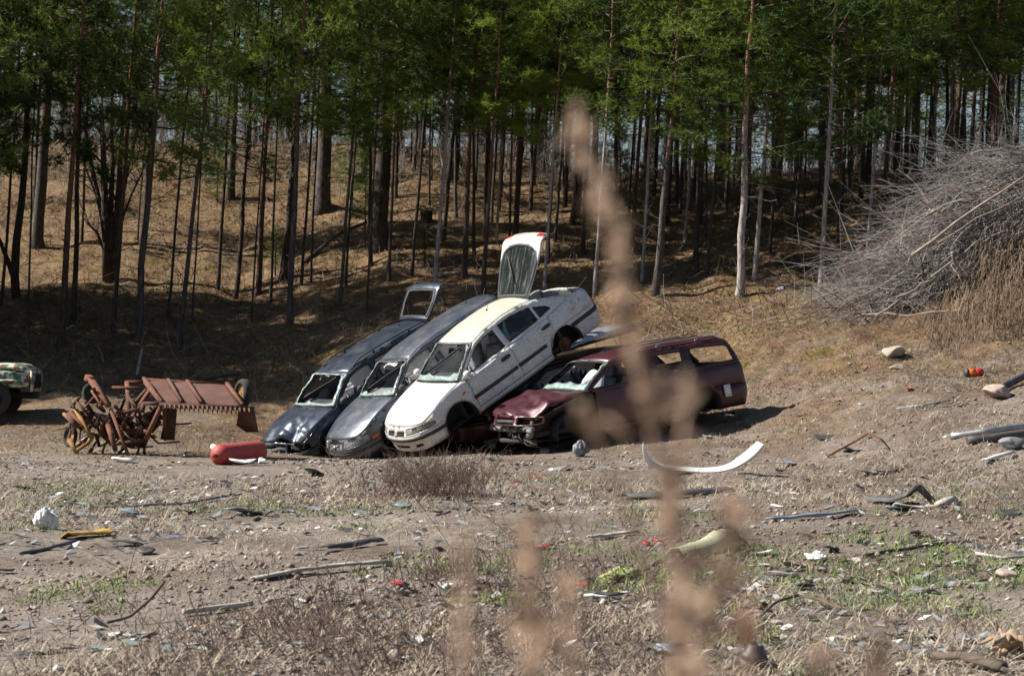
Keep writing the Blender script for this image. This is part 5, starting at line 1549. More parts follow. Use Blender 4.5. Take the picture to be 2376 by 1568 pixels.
def cylinder():
    a, b = at(513, 1079), at(612, 1074)
    d = b - a; d[2] = .02; ln = np.linalg.norm(d); d /= ln; r = .16
    prof = [(0, .02)] + [(r * .85 * (1 - math.cos(x)), r * math.sin(x)) for x in np.linspace(.2, math.pi / 2, 7)]
    prof = prof + [(ln + .1 - x, y) for x, y in prof[::-1]]
    u, w = frame_of(d); c = a + np.array([-.08, 0, r - .02])
    v = []; n = 28
    for x, rr in prof:
        for k in range(n): v.append(c + d * x + (u * math.cos(k * 2 * math.pi / n) + w * math.sin(k * 2 * math.pi / n)) * rr)
    i = np.arange(len(prof) - 1)[:, None] * n + np.arange(n)[None]; j = np.arange(len(prof) - 1)[:, None] * n + (np.arange(n)[None] + 1) % n
    f = np.concatenate([np.stack([i, j, j + n], -1).reshape(-1, 3), np.stack([i, j + n, i + n], -1).reshape(-1, 3)])
    t = link('gas_cylinder', mesh_data('gas_cylinder', np.array(v) - a, f, M['red_paint'], True), label='red round ended gas cylinder lying in front of the blue car', cat='gas cylinder', loc=tuple(a))
    mb = MB(); mb.add(*tube([c - a + d * -.0, c - a - d * .07], .03, 10)); mb.add(*bar(c - a - d * .05 + u * .05, c - a - d * .05 - u * .05, .03)); v, f, _ = mb.arrays(); link('valve', mesh_data('valve', v, f, M['rust']), t)
cylinder()

# ------------------------------------------------------------------ heap of cut branches on the right
M['heap_twig'] = plain('heap_twig', (.255, .23, .21), .95, var=.55, scale=1.5)
M['heap_log'] = plain('heap_log', (.27, .225, .18), .95, var=.45, scale=6)
M['wood_stick'] = plain('dead_stick', (.17, .13, .105), .95, var=.4, scale=6)
def brush_heap():
    r = np.random.default_rng(21)
    foot = at(2180, 740)
    t = link('branch_heap', None, label='tall heap of grey cut branches spilling down the earth bank on the right', cat='branch heap', loc=tuple(foot))
    mb = MB()
    def ridge(s):                                           # s 0 at the low left tip, 1 beyond the right edge
        x = np.interp(s, [0, .25, .5, .75, 1], [7.5, 8.5, 9.6, 11.0, 13.4]); y = np.interp(s, [0, 1], [45.4, 46.4])
        return x, y
    def base_h(s): return np.interp(s, [0, .15, .45, .75, 1], [.12, .5, 1.3, 2.05, 2.5])
    n = 4300
    for k in range(n):
        s = r.random() ** .8 * .98
        x, y = ridge(s); dy = r.uniform(-1.1, 2.0)
        gx = x + r.normal() * .45; gy = y + dy
        h = base_h(s) * r.random() ** .55 * (1 - (abs(dy) / 2.4) ** 2 * .6)
        b = np.array([gx, gy, float(ground_smooth(gx, gy)) + h])
        ln = r.uniform(.35, 1.9) * (1.3 if h > base_h(s) * .75 else .8)
        a = np.array([-1.0, r.normal() * .65, r.normal() * .42 - .05]) if r.random() < .68 else r.normal(size=3)
        if h > base_h(s) * .72: a[2] += .35
        a /= np.linalg.norm(a)
        cur = np.array([0, 0, -1.0]) * r.uniform(.1, .55) * ln + r.normal(size=3) * .1 * ln
        q = np.linspace(0, 1, 5)[:, None]
        pts = b + a * ln * q + cur * q ** 2
        v, f = tube(pts, np.linspace(r.choice([.005, .006, .009, .012, .02]), .003, 5), 3, False); mb.add(v - foot, f, int(r.random() < .2))
        for _ in range(r.integers(1, 4)):
            u = r.uniform(.2, .95); p = b + a * ln * u + cur * u * u
            e = p + (a * .5 + r.normal(size=3) * .5) * ln * .35
            v, f = tube([p, (p + e) / 2 + np.array([0, 0, -.02]), e + np.array([0, 0, -.06])], [.005, .004, .002], 3, False); mb.add(v - foot, f)
    v, f, m = mb.arrays()
    link('twigs', mesh_data('twigs', v, f, [M['heap_twig'], M['twig_brown']], False, m), t, kind='stuff')
    logs = [((2110, 588, -1.2), (2380, 408, -1.6), .055), ((2160, 640, -1.6), (2290, 545, -1.2), .035), ((2262, 718, -2.4), (2010, 730, -1.4), .035), ((2080, 690, -1.4), (2180, 640, -1.6), .04), ((2030, 728, -1.5), (2160, 668, -1.6), .03),
            ((2150, 496, -.2), (2200, 484, -.3), .05), ((1905, 745, 0), (1960, 770, 0), .045), ((2000, 690, -1.2), (2140, 610, -1.2), .025), ((2210, 590, -2), (2240, 650, -2), .05), ((2250, 360, .3), (2400, 330, .2), .03), ((2180, 560, -1.7), (2400, 440, -1.7), .025)]
    for (x0, y0, d0), (x1, y1, d1), rad in logs:
        a, b = pt(x0, y0, 45.0 + d0), pt(x1, y1, 45.4 + d1)
        q = np.linspace(0, 1, 6)[:, None]; p = a * (1 - q) + b * q + r.normal(size=(6, 3)) * .03
        v, f = tube(p - foot, np.linspace(rad * .72, rad * .4, 6), 7)
        link('log', mesh_data('log', v, f, M['heap_log'], True), t)
    for k in range(26):
        s_ = r.uniform(.1, .97); x, y = ridge(s_); y += r.uniform(-1.7, .6); gz = float(ground_smooth(x, y)); h = base_h(s_) * r.uniform(.5, 1.08)
        a = np.array([x, y, gz + h]); d = np.array([-1, r.normal() * .35, -.42 + r.normal() * .22]); ln = r.uniform(.8, 2.6); q = np.linspace(0, 1, 6)[:, None]
        p = a + d * ln * q + r.normal(size=(6, 3)) * .04 - np.array([0, 0, .25]) * q ** 2
        v, f = tube(p - foot, np.linspace(r.uniform(.012, .03), .006, 6), 5); link('branch', mesh_data('branch', v, f, M[r.choice(['heap_log', 'wood_stick'])], True), t)
    # earth bank with hanging dead grass under the heap
    mb = MB()
    for k in range(4200):
        x = r.uniform(8.2, 12.5); y = r.uniform(41.0, 44.2); z = float(ground_smooth(x, y)) + r.random() ** 1.5 * 1.5 * np.clip((x - 8.2) / 1.6, 0, 1)
        b = np.array([x, y, z]); a = np.array([-.35 + r.normal() * .35, -.6 + r.normal() * .3, -.15 + r.normal() * .3]); ln = r.uniform(.25, .8)
        e = b + a * ln + np.array([0, 0, -.55]) * ln
        w = np.array([r.normal(), r.normal() * .4, 0]); w = w / np.linalg.norm(w) * .008
        mid = b + a * ln * .6 + np.array([0, 0, .03])
        mb.add(np.array([b - w, b + w, mid - w * .8, mid + w * .8, e]) - foot, [[0, 1, 3], [0, 3, 2], [2, 3, 4]])
    v, f, m = mb.arrays()
    link('hanging_grass', mesh_data('hanging_grass', v, f, M['straw_brown']), t, kind='stuff')
M['straw_brown'] = plain('brown_straw', (.145, .098, .062), .95, var=.7, scale=2.0)
M['straw'] = plain('straw', (.32, .26, .19), .9, var=.5, scale=2.2)
M['straw_pale'] = plain('pale_straw', (.47, .40, .31), .9, var=.4, scale=2.2)
M['green_grass'] = plain('green_grass', (.115, .185, .028), .8, var=.4, scale=3)
brush_heap()
# ------------------------------------------------------------------ litter of the scrap yard
M['plastic_black'] = plain('scrap_black_plastic', (.030, .032, .036), .5, var=.4, scale=8, dirt=(.16, .14, .12), dirt_amt=.3)
M['plastic_grey'] = plain('scrap_grey_plastic', (.17, .185, .205), .6, var=.3, scale=8, dirt=(.22, .19, .16), dirt_amt=.3)
M['plastic_white'] = plain('scrap_white_plastic', (.66, .66, .64), .5, var=.12, scale=6, dirt=(.36, .32, .26), dirt_amt=.25)
M['plastic_red'] = plain('scrap_red_plastic', (.42, .03, .035), .4, var=.3)
M['yellow'] = plain('yellow_plastic', (.52, .30, .04), .6, dirt=(.3, .22, .12), dirt_amt=.25)
M['blue_scrap'] = plain('bluish_scrap', (.20, .25, .31), .45, .2, var=.3, scale=8, dirt=(.22, .2, .17), dirt_amt=.3)
M['wood_pale'] = plain('weathered_wood', (.40, .36, .31), .9, var=.3, scale=7)
M['wood_dark'] = plain('dark_wood', (.10, .072, .052), .95, var=.4, scale=7)
M['cloth_green'] = plain('green_cloth', (.22, .26, .085), .95, var=.35, scale=16, dirt=(.3, .27, .18), dirt_amt=.25)
M['cloth_pale'] = plain('pale_green_cloth', (.40, .42, .27), .95, var=.2, scale=10, dirt=(.3, .26, .18), dirt_amt=.3)
M['stone'] = plain('pale_stone', (.36, .31, .27), .92, var=.3, scale=9, dirt=(.22, .18, .13), dirt_amt=.3)
M['stone_pink'] = plain('pinkish_stone', (.40, .30, .26), .92, var=.25, scale=9)
M['stone_grey'] = plain('grey_stone', (.20, .20, .20), .9, var=.3, scale=9)
M['iron'] = plain('cast_iron', (.10, .105, .11), .45, .6, var=.3, scale=20, dirt=(.16, .14, .11), dirt_amt=.25)
M['shard_glass'] = plain('glass_crumbs', (.26, .32, .305), .3, var=.4, scale=30, dirt=(.2, .17, .14), dirt_amt=.35)

def thing_mesh(name, v, f, mat, label, cat, o, smooth=False, group=None, thick=0):
    q = link(name, mesh_data(name, np.asarray(v) - np.asarray(o), f, mat, smooth), label=label, cat=cat, group=group, loc=tuple(o))
    if thick: md = q.modifiers.new('thickness', 'SOLIDIFY'); md.thickness = thick
    return q

def rock(px, py, w, h, mat, label, seed, dep=None):
    p = at(px, py); s = p[1] / F_PX
    v, f = rock_arrays((w * s / 2, (dep or w) * s / 2, h * s * .62), seed, 3, .18)
    thing_mesh('boulder', v + p + np.array([0, 0, h * s * .35]), f, mat, label, 'rock', p, True)
rock(2068, 828, 62, 28, M['stone'], 'pale flat topped boulder on the grass below the branch heap', 4)
rock(2312, 924, 64, 34, M['stone_pink'], 'pinkish boulder leaning beside a black tube at the right', 9)
rock(2348, 1040, 70, 26, M['stone_grey'], 'grey rounded stone below the dark pipe at the right edge', 12)
rock(2336, 1340, 56, 24, M['stone_pink'], 'small pinkish stone among gravel near the right edge', 14)
rock(918, 1540, 42, 34, M['stone'], 'pale square stone at the bottom left of the blurred weeds', 17)
rock(1262, 1052, 26, 14, M['stone_grey'], 'grey stone in front of the red car bumper', 19)
rock(1812, 676, 22, 12, M['stone_grey'], 'dark stone on the needles between two pale pines', 22)
rock(2082, 858, 34, 14, M['stone'], 'small whitish stone below the pale boulder', 23)

def strip_thing(name, label, cat, path, width, mat, lift=.03, thick=.03, r=None, twist=0.0, group=None):
    """a long flat piece lying along picture points, or a round one when r is given; each point may carry its own lift"""
    P_ = [at(p[0], p[1]) + np.array([0, 0, p[2] if len(p) > 2 else lift]) for p in path]
    P_ = np.array(P_); k = np.linspace(0, len(P_) - 1, max(4, len(P_) * 3))
    P_ = np.stack([np.interp(k, np.arange(len(P_)), P_[:, c]) for c in range(3)], 1)
    if r: v, f = tube(P_, r, 9); return thing_mesh(name, v, f, mat, label, cat, P_[0], True, group)
    d = P_[-1] - P_[0]; s = np.array([-d[1], d[0], 0]); s = s / np.linalg.norm(s) * width / 2
    n = len(P_); v = []
    for i, p in enumerate(P_):
        w = .6 + .4 * math.sin(math.pi * (i + .7) / (n + .4)) ** .4
        t = twist * (i / n - .5)
        for a, b in ((-1, -.25), (-.4, .25), (.4, .25), (1, -.2)):
            v.append(p + s * a * w + np.array([0, 0, b * thick + a * t * width]) + rng.normal(size=3) * .004)
    v = np.array(v); i = np.arange(n - 1)[:, None] * 4 + np.arange(3)[None]
    f = np.concatenate([np.stack([i, i + 4, i + 5], -1).reshape(-1, 3), np.stack([i, i + 5, i + 1], -1).reshape(-1, 3)])
    return thing_mesh(name, v, f, mat, label, cat, P_[0], False, group, .012)

def shard_mesh(seed, w, d, curl, jag=.35):
    r = np.random.default_rng(seed); n = r.integers(7, 12)
    a = np.sort(r.uniform(0, 2 * np.pi, n)); rad = r.uniform(1 - jag, 1, n)
    poly = [(math.cos(x) * q * w / 2, math.sin(x) * q * d / 2) for x, q in zip(a, rad)]
    v, f = fill(poly, [], max(w, d) / 5)
    z = curl * (v[:, 0] / w) ** 2 * w + fbm(v[:, 0] / w * 2.5, v[:, 1] / w * 2.5, 2, seed) * .10 * w
    return np.column_stack([v, z]), f

def plate(px, py, w, d, mat, label, cat, seed, tilt=(0, 0), curl=.25, lift=.02, name='plate', rz=0.0, jag=.35, group=None):
    p = at(px, py); s = p[1] / F_PX
    v, f = shard_mesh(seed, w * s, d * s, curl, jag)
    m = np.array(Euler((R(tilt[0]), R(tilt[1]), R(rz))).to_matrix()); v = v @ m.T
    v[:, 2] += lift - min(0, v[:, 2].min()) * .7
    thing_mesh(name, v + p, f, mat, label, cat, p, True, group, .012)

def crumple(px, py, w, h, mat, label, cat, seed, name='crumpled_bag', dep=.7):
    """creased heap: facets and folds"""
    p = at(px, py); s = p[1] / F_PX
    v, f = rock_arrays((1, 1, 1), seed, 4, .25)
    q = 1 - np.abs(fbm(v[:, 0] * 2.1 + v[:, 2] * 1.3 + seed, v[:, 1] * 2.1 - v[:, 2] * 1.7, 4, seed, .6)) * 1.9
    v = v * (.62 + .42 * q)[:, None] * np.array([w * s / 2, w * s / 2 * dep, h * s * .62])
    k = np.clip(v[:, 2] / (h * s), 0, 1); v[:, 0] *= 1 - .55 * k; v[:, 0] += .12 * w * s * k; v[:, 2] += h * s * .36
    thing_mesh(name, v + p, f, mat, label, cat, p, False)

def white_bumper():
    p = at(1625, 1093); D = p[1]
    path = [(1492, 1028, -.25), (1497, 1058, -.1), (1512, 1076, 0), (1545, 1086, 0), (1590, 1089, .05), (1640, 1092, .05), (1690, 1086, 0), (1725, 1066, -.05), (1750, 1046, -.2), (1768, 1026, -.35)]
    wd = [.05, .14, .17, .14, .12, .11, .13, .19, .21, .15]
    k = np.linspace(0, 9, 46); P_ = np.stack([np.interp(k, np.arange(10), [pt(x, y, D + d)[c] for x, y, d in path]) for c in range(3)], 1); W_ = np.interp(k, np.arange(10), wd)
    ker = np.ones(5) / 5
    P_ = np.stack([np.convolve(np.pad(P_[:, c], 2, 'edge'), ker, 'valid') for c in range(3)], 1)
    d = np.gradient(P_, axis=0); d /= np.linalg.norm(d, axis=1)[:, None]
    n = np.cross(d, np.array([0, 1.0, 0])); n = np.where(n[:, 2:3] > 0, n, -n); n /= np.linalg.norm(n, axis=1)[:, None]
    v = []
    for i in range(46):
        for a in np.linspace(-1, 1, 6): v.append(P_[i] + n[i] * W_[i] * .28 * a + np.array([0, -.10 * (1 - a * a) + .12 * a, 0]))
    i = np.arange(45)[:, None] * 6 + np.arange(5)[None]
    f = np.concatenate([np.stack([i, i + 6, i + 7], -1).reshape(-1, 3), np.stack([i, i + 7, i + 1], -1).reshape(-1, 3)])
    thing_mesh('torn_bumper', np.array(v), f, M['plastic_white'], 'torn off white bumper lying like a bow, both ends turned up', 'bumper', p, True, None, .014)
white_bumper()
strip_thing('dark_board', 'long dark brown board lying below the white bumper', 'board', [(1446, 1160), (1520, 1158), (1600, 1152), (1692, 1146)], .34, M['plastic_black'], .06, .08)
strip_thing('metal_pipe', 'pale metal pipe lying above the dark one at the right edge', 'pipe', [(2206, 1022), (2290, 1010), (2420, 992)], 0, M['chrome'], .05, r=.045)
strip_thing('dark_pipe', 'dark blue black pipe lying below the pale one at the right edge', 'pipe', [(2246, 1034), (2320, 1024), (2420, 1010)], 0, M['plastic_black'], .06, r=.06)
strip_thing('white_rail', 'short white rail in the dry grass near the right edge', 'rail', [(2284, 1078), (2350, 1060)], .09, M['plastic_white'], .06, .05)
strip_thing('black_tube', 'black tube sticking out behind the pinkish boulder', 'tube', [(2322, 908, .05), (2385, 884, .12)], 0, M['plastic_black'], r=.065)
strip_thing('blue_rail', 'thin bluish rail lying on the dirt right of the red car', 'rail', [(2080, 955), (2140, 946), (2206, 936)], .07, M['blue_scrap'], .05, .03)
strip_thing('pale_branch', 'bent pale stick right of the thin bluish rail', 'stick', [(2170, 950), (2205, 948), (2240, 934)], 0, M['wood_pale'], .03, r=.013)
strip_thing('rusty_rod', 'bent rusty rod standing up like a low arch on the right dirt', 'rod', [(1920, 1062, .02), (1970, 1056, .15), (2015, 1050, .27), (2045, 1048, .18), (2064, 1044, .02)], 0, M['rust'], r=.018)
strip_thing('yellow_strip', 'yellow plastic strip near the white crumpled bag', 'strip', [(152, 1252), (200, 1246), (262, 1242)], .17, M['yellow'], .04, .05, twist=.3)
strip_thing('black_strip', 'thin black strip under the yellow one', 'strip', [(50, 1288), (110, 1276), (175, 1258)], .05, M['plastic_black'], .02, .03)
strip_thing('pale_plank', 'long pale plank with a dark gap under it, left of the blurred weeds', 'plank', [(590, 1347, .02), (700, 1332, .04), (800, 1324, .05), (905, 1312, .03)], .08, M['wood_pale'], thick=.03)
strip_thing('black_board', 'short black board above the long pale plank', 'board', [(752, 1282), (820, 1274), (880, 1262)], .12, M['plastic_black'], .05, .05)
strip_thing('pale_stick', 'pale stick lying in the weeds at the lower left', 'stick', [(425, 1432), (500, 1422), (585, 1412)], 0, M['wood_pale'], .03, r=.017)
strip_thing('grey_lath', 'grey lath left of the blurred weeds', 'lath', [(1368, 1252), (1420, 1246), (1478, 1240)], .07, M['wood_pale'], .03, .03)
strip_thing('blue_grey_lath', 'long blue grey lath in the dry grass on the right', 'lath', [(1782, 1212), (1880, 1204), (1985, 1194)], .09, M['blue_scrap'], .04, .03)
strip_thing('fender_liner', 'black curved wheel arch liner on the right', 'liner', [(2014, 1168, .04), (2070, 1171, .05), (2105, 1170, .10), (2132, 1170, .19), (2165, 1171, .05)], .24, M['plastic_black'], thick=.09)
strip_thing('grey_trim_piece', 'pale grey trim piece lying in front of the black liner', 'trim', [(2075, 1182, .05), (2130, 1186, .03), (2180, 1178, .05), (2216, 1170, .07)], .12, M['wood_pale'], thick=.05, twist=.4)
strip_thing('blue_scrap_piece', 'small bluish piece at the left end of the pale trim', 'scrap', [(2060, 1184), (2098, 1182)], .08, M['blue_scrap'])
strip_thing('green_sack', 'long pale green sack half hidden by the blurred weeds', 'sack', [(1566, 1292, .03), (1620, 1286, .05), (1660, 1276, .09), (1690, 1272, .12), (1716, 1274, .05)], .26, M['cloth_pale'], thick=.16)
strip_thing('black_hose', 'wavy black hose on the gravel at the right', 'hose', [(2005, 1296), (2060, 1284), (2110, 1280), (2170, 1268), (2250, 1262)], 0, M['rubber'], .02, r=.015)
strip_thing('dark_plank', 'dark plank at the bottom right beside the root', 'plank', [(2170, 1540, .05), (2240, 1548, .06), (2330, 1566, .05)], .10, M['wood_dark'], thick=.05)
_a, _b = pt(494, 1036, 33.6), pt(548, 1066, 32.2)
thing_mesh('grey_post', *tube([_a, (_a + _b) / 2, _b], .05, 9), M['wood_pale'], 'grey wooden post sticking up behind the red cylinder', 'post', _b, True)
strip_thing('white_board', 'white board at the foot of the rusty machine', 'board', [(262, 1068), (312, 1074)], .13, M['plastic_white'], .05, .03)
strip_thing('thin_black_strip', 'very long thin black strip among blue scraps on the left', 'strip', [(240, 1182), (340, 1178), (430, 1174), (500, 1160), (560, 1152)], .05, M['plastic_black'], .03, .03)
strip_thing('curved_wire', 'curved brown wire loop on the lower right ground', 'wire', [(1762, 1440, .02), (1800, 1416, .05), (1850, 1406, .07), (1900, 1412, .06), (1950, 1424, .03)], 0, M['wood_dark'], r=.010)
strip_thing('bent_twig', 'bent dark twig standing out of the dirt at lower left', 'twig', [(250, 1452, .02), (300, 1448, .04), (350, 1440, .13), (382, 1434, .22)], 0, M['wood_dark'], r=.009)
strip_thing('bleached_root', 'long bleached root on the gravel at the right', 'root', [(2262, 1292), (2330, 1304), (2400, 1300)], 0, M['wood_pale'], .03, r=.012)
strip_thing('rear_log', 'thin log on the grass behind the rusty table', 'log', [(470, 892, .12), (556, 880, .14)], 0, M['wood_dark'], r=.05)

crumple(107, 1226, 64, 56, M['plastic_white'], 'white crumpled plastic heap standing up at the left', 'plastic sheet', 3, 'crumpled_plastic')
crumple(1440, 1350, 100, 46, M['cloth_green'], 'green crumpled cloth in a grass tuft', 'cloth', 6, 'crumpled_cloth', .6)
crumple(1345, 1060, 46, 40, M['plastic_grey'], 'grey dusty engine part on the dirt before the red car', 'engine part', 8, 'engine_part')
crumple(1140, 1040, 40, 62, M['plastic_white'], 'pale broken plastic tank standing by the red car bumper', 'tank', 10, 'broken_tank', .8)
plate(562, 1082, 70, 34, M['plastic_white'], 'white broken mirror shell in front of the red cylinder', 'mirror shell', 11, (25, 5), .5, .06, 'mirror_shell')
plate(606, 1080, 30, 24, M['plastic_white'], 'small jagged white piece at the right end of the red cylinder', 'plastic piece', 12, (50, 0), .3, .05, 'plastic_piece', jag=.6)
plate(1398, 1394, 140, 44, M['plastic_white'], 'flattened white and dark sheet below the green cloth', 'sheet', 13, (5, 3), .1, .04, 'flattened_sheet')
plate(1420, 1400, 120, 26, M['plastic_black'], 'dark edge piece at the lower side of the flattened white sheet', 'edge piece', 14, (12, 0), .1, .06, 'edge_piece')
for k, (px, py, w, d, mt, lab) in enumerate([
    (724, 1104, 46, 60, 'plastic_black', 'black domed cap on the dirt below the grey car'), (526, 1128, 40, 50, 'plastic_black', 'black domed piece below the red cylinder'),
    (570, 1196, 80, 70, 'plastic_grey', 'broad grey sheet on the dirt left of the brown bush'), (938, 1178, 46, 30, 'blue_scrap', 'blue grey plate right under the brown bush'),
    (300, 1196, 60, 46, 'blue_scrap', 'light blue scrap plate right of the crumpled plastic'), (180, 1178, 70, 40, 'shard_glass', 'glassy greenish scrap above the crumpled plastic'),
    (60, 1138, 70, 40, 'plastic_black', 'black plate at the far left on the dirt'), (8, 1330, 60, 40, 'plastic_black', 'black plate cut by the left edge of the picture'),
    (340, 1286, 50, 40, 'plastic_black', 'black plate right of the yellow strip'), (288, 1268, 40, 60, 'plastic_black', 'upright black flap at the right end of the yellow strip'),
    (700, 1276, 40, 30, 'plastic_grey', 'small grey plate left of the short black board'), (312, 1490 - 4, 28, 20, 'blue_scrap', 'small blue plate in the lower left soil'),
    (470, 1256, 44, 26, 'stone', 'cream flat piece in the middle of the left litter'), (928, 1366, 38, 24, 'plastic_red', 'red torn scrap between the plank and the weeds'),
    (1262, 1274, 70, 12, 'plastic_red', 'thin red strip on the dirt above the blurred weeds'), (1192, 1122, 26, 16, 'plastic_red', 'red scrap on the dirt mound before the cars'),
    (1246, 1114, 20, 14, 'plastic_red', 'second small red scrap on the dirt mound'), (1530, 1264, 40, 14, 'plastic_red', 'pink red scrap below the dark brown board'),
    (1210, 1180, 90, 24, 'plastic_white', 'torn white strip on the dirt before the red car'), (1300, 1092, 54, 20, 'plastic_grey', 'grey flat scrap beside the grey stone'),
    (1350, 1364, 40, 20, 'plastic_red', 'red printed scrap left of the green cloth'), (1560, 1492 + 28, 90, 40, 'blue_scrap', 'blue grey plate at the bottom among the blurred weeds'),
    (1862, 1368, 62, 50, 'plastic_black', 'black curved piece on the lower right ground'), (1812, 1338, 50, 26, 'plastic_grey', 'grey flat piece on the gravel on the right'),
    (1888, 1300, 60, 60, 'plastic_white', 'white torn piece with a grey ring on the gravel'), (1925, 1282, 46, 34, 'plastic_black', 'black flap behind the white torn piece'),
    (2120, 1244, 34, 22, 'plastic_black', 'small black plate on the dry ground of the right'), (1972, 1046, 50, 26, 'plastic_grey', 'grey plate under the rusty rod'),
    (1832, 1082, 42, 24, 'blue_scrap', 'blue plate right of the white bumper'), (1700, 960, 40, 40, 'blue_scrap', 'bluish sheet on the dirt below the red wagon tail'),
    (2000, 930 + 12, 18, 18, 'plastic_white', 'round white bit on the right dirt'), (2110, 908, 24, 10, 'lamp_red', 'red lamp splinter on the right slope'),
    (1905, 1020, 70, 40, 'plastic_black', 'black crumpled piece in the dirt right of the red wagon'), (1960, 1100, 20, 14, 'plastic_white', 'small white chip near the rusty rod'),
    (2340, 1200, 60, 40, 'plastic_black', 'black plate near the right edge in dry grass'), (1735, 990, 30, 20, 'plastic_black', 'small dark piece on the mound by the red wagon'),
    (1640, 1016, 36, 10, 'plastic_white', 'white tube shaped chip on the mound'), (2062, 1100, 100, 30, 'plastic_black', 'dark flat sheet in the dry grass on the right'),
    (2010, 1104, 60, 18, 'plastic_grey', 'grey edge left of the dark flat sheet'), (1985, 1140, 70, 34, 'shard_glass', 'pale glassy sheet on the grass on the right'),
    (1500, 1268, 24, 14, 'plastic_red', 'tiny red bit above the pale green sack'), (2256, 1500, 50, 26, 'blue_scrap', 'bluish crumpled piece beside the root')]):
    plate(px, py, w, d * 3.0 if d < 30 else d * 1.6, M[mt], lab, 'scrap', 30 + k, (random.uniform(0, 18), random.uniform(-12, 12)), random.uniform(.1, .5), .025, 'scrap_piece', random.uniform(0, 180))

def rear_lamp():
    p = at(2262, 874); s = p[1] / F_PX
    t = link('rear_lamp', None, label='red and orange car rear lamp lying under a small bare shrub', cat='lamp', loc=tuple(p))
    for nm, x, w, mt in (('base', -20, 8, M['plastic_black']), ('orange_lens', -8, 16, M['lamp_orange']), ('red_lens', 9, 17, M['lamp_red'])):
        mb = MB(); mb.add(*tube([(x - w / 2) * s * np.array([1, .2, 0]) + np.array([0, 0, .06]), (x + w / 2) * s * np.array([1, .2, 0]) + np.array([0, 0, .06])], .075, 12))
        v, f, m = mb.arrays(); link(nm, mesh_data(nm, v, f, mt, False), t)
rear_lamp()

def strut_mount():
    p = at(1745, 1546); s = p[1] / F_PX
    t = link('strut_mount', None, label='round cast metal mount with two bolt ears at the bottom of the picture', cat='car part', loc=tuple(p), rot=(R(14), R(6), R(15)))
    def lathe(prof, n=24):
        v = np.array([(r * math.cos(a), r * math.sin(a), z) for r, z in prof for a in np.arange(n) * 2 * np.pi / n]); m = len(prof)
        i = np.arange(m - 1)[:, None] * n + np.arange(n)[None]; j = np.arange(m - 1)[:, None] * n + (np.arange(n)[None] + 1) % n
        return v, np.concatenate([np.stack([i, j, j + n], -1).reshape(-1, 3), np.stack([i, j + n, i + n], -1).reshape(-1, 3)])
    w = 55 * s
    v, f = lathe([(w * .1, .0), (w * .68, .0), (w * .72, .015), (w * .6, .035), (w * .58, .045), (w * .62, .05), (w * .5, .075), (w * .42, .08), (w * .36, .11), (w * .26, .12), (w * .2, .12), (w * .16, .09), (.001, .09)])
    link('dome', mesh_data('dome', v, f, M['iron'], True), t)
    for sx in (-1, 1):
        v, f = lathe([(.001, .012), (w * .09, .012), (w * .1, .02), (w * .2, .02), (w * .24, .0)]); v = v + np.array([sx * w * .85, 0, .01])
        e = link('bolt_ear', mesh_data('bolt_ear', v, f, M['iron'], True), t)
        mb = MB(); mb.add(*bar((sx * w * .4, 0, .015), (sx * w * .85, 0, .018), w * .34, .02)); v, f, m = mb.arrays(); link('arm', mesh_data('arm', v, f, M['iron']), t)
strut_mount()

def root_stump():
    p = at(2350, 1530); r = np.random.default_rng(8); mb = MB()
    v, f = rock_arrays((.075, .07, .06), 5, 3, .5); mb.add(v + np.array([0, 0, .08]), f)
    for k in range(9):
        a = r.uniform(0, 6.28); d = np.array([math.cos(a), math.sin(a), r.uniform(-.3, .3)]); q = np.linspace(0, 1, 5)[:, None]; ln = r.uniform(.08, .2)
        v, f = tube(np.array([0, 0, .08]) + d * ln * q + r.normal(size=(5, 3)) * .02, np.linspace(.028, .006, 5), 6); mb.add(v, f)
    v, f, m = mb.arrays(); thing_mesh('root_stump', v + p, f, plain('root_wood', (.34, .24, .16), .95, var=.4, scale=18), 'knotty pale root lump at the bottom right corner', 'root', p, True)
root_stump()

def stump(px, py, w, h, label):
    p = at(px, py); s = p[1] / F_PX
    z = np.linspace(-.1, h * s, 6); v, f = tube([(0, 0, q) for q in z], np.array([.62, .56, .5, .48, .47, .46]) * w * s, 12)
    thing_mesh('tree_stump', v + p, f, M['bark_dark'], label, 'stump', p, True)
stump(990, 514, 28, 24, 'dark cut stump on the slope right of the thickest pine')
stump(1062, 372, 14, 20, 'small dark stump on the crest among the pines')

# fallen stems and branches on the slope
for k, (pts, rad, lab) in enumerate([([(700, 620, .1), (790, 560, .25), (850, 540, .3)], .05, 'dark fallen stem propped across the slope behind the blue car'),
    ([(1010, 645, .1), (1075, 640, .1)], .035, 'pale fallen branch on the slope between pines'), ([(2090, 470, .2), (2230, 440, .3)], .06, 'dark leaning stem above the branch heap'),
    ([(1945, 560, .1), (2110, 500, .4), (2240, 440, .7)], .05, 'long dark fallen stem running up to the branch heap'), ([(300, 585, .1), (380, 600, .1)], .03, 'thin fallen branch in the shade of the left slope'),
    ([(330, 860, .5), (318, 885, .15)], .035, 'dead stick leaning over the rusty frame'), ([(85, 885, .1), (128, 862, .35)], .04, 'grey stick raised behind the jeep nose')]):
    strip_thing('fallen_branch', lab, 'branch', pts, 0, M['twig_grey'] if k % 2 else M['wood_dark'], r=rad)

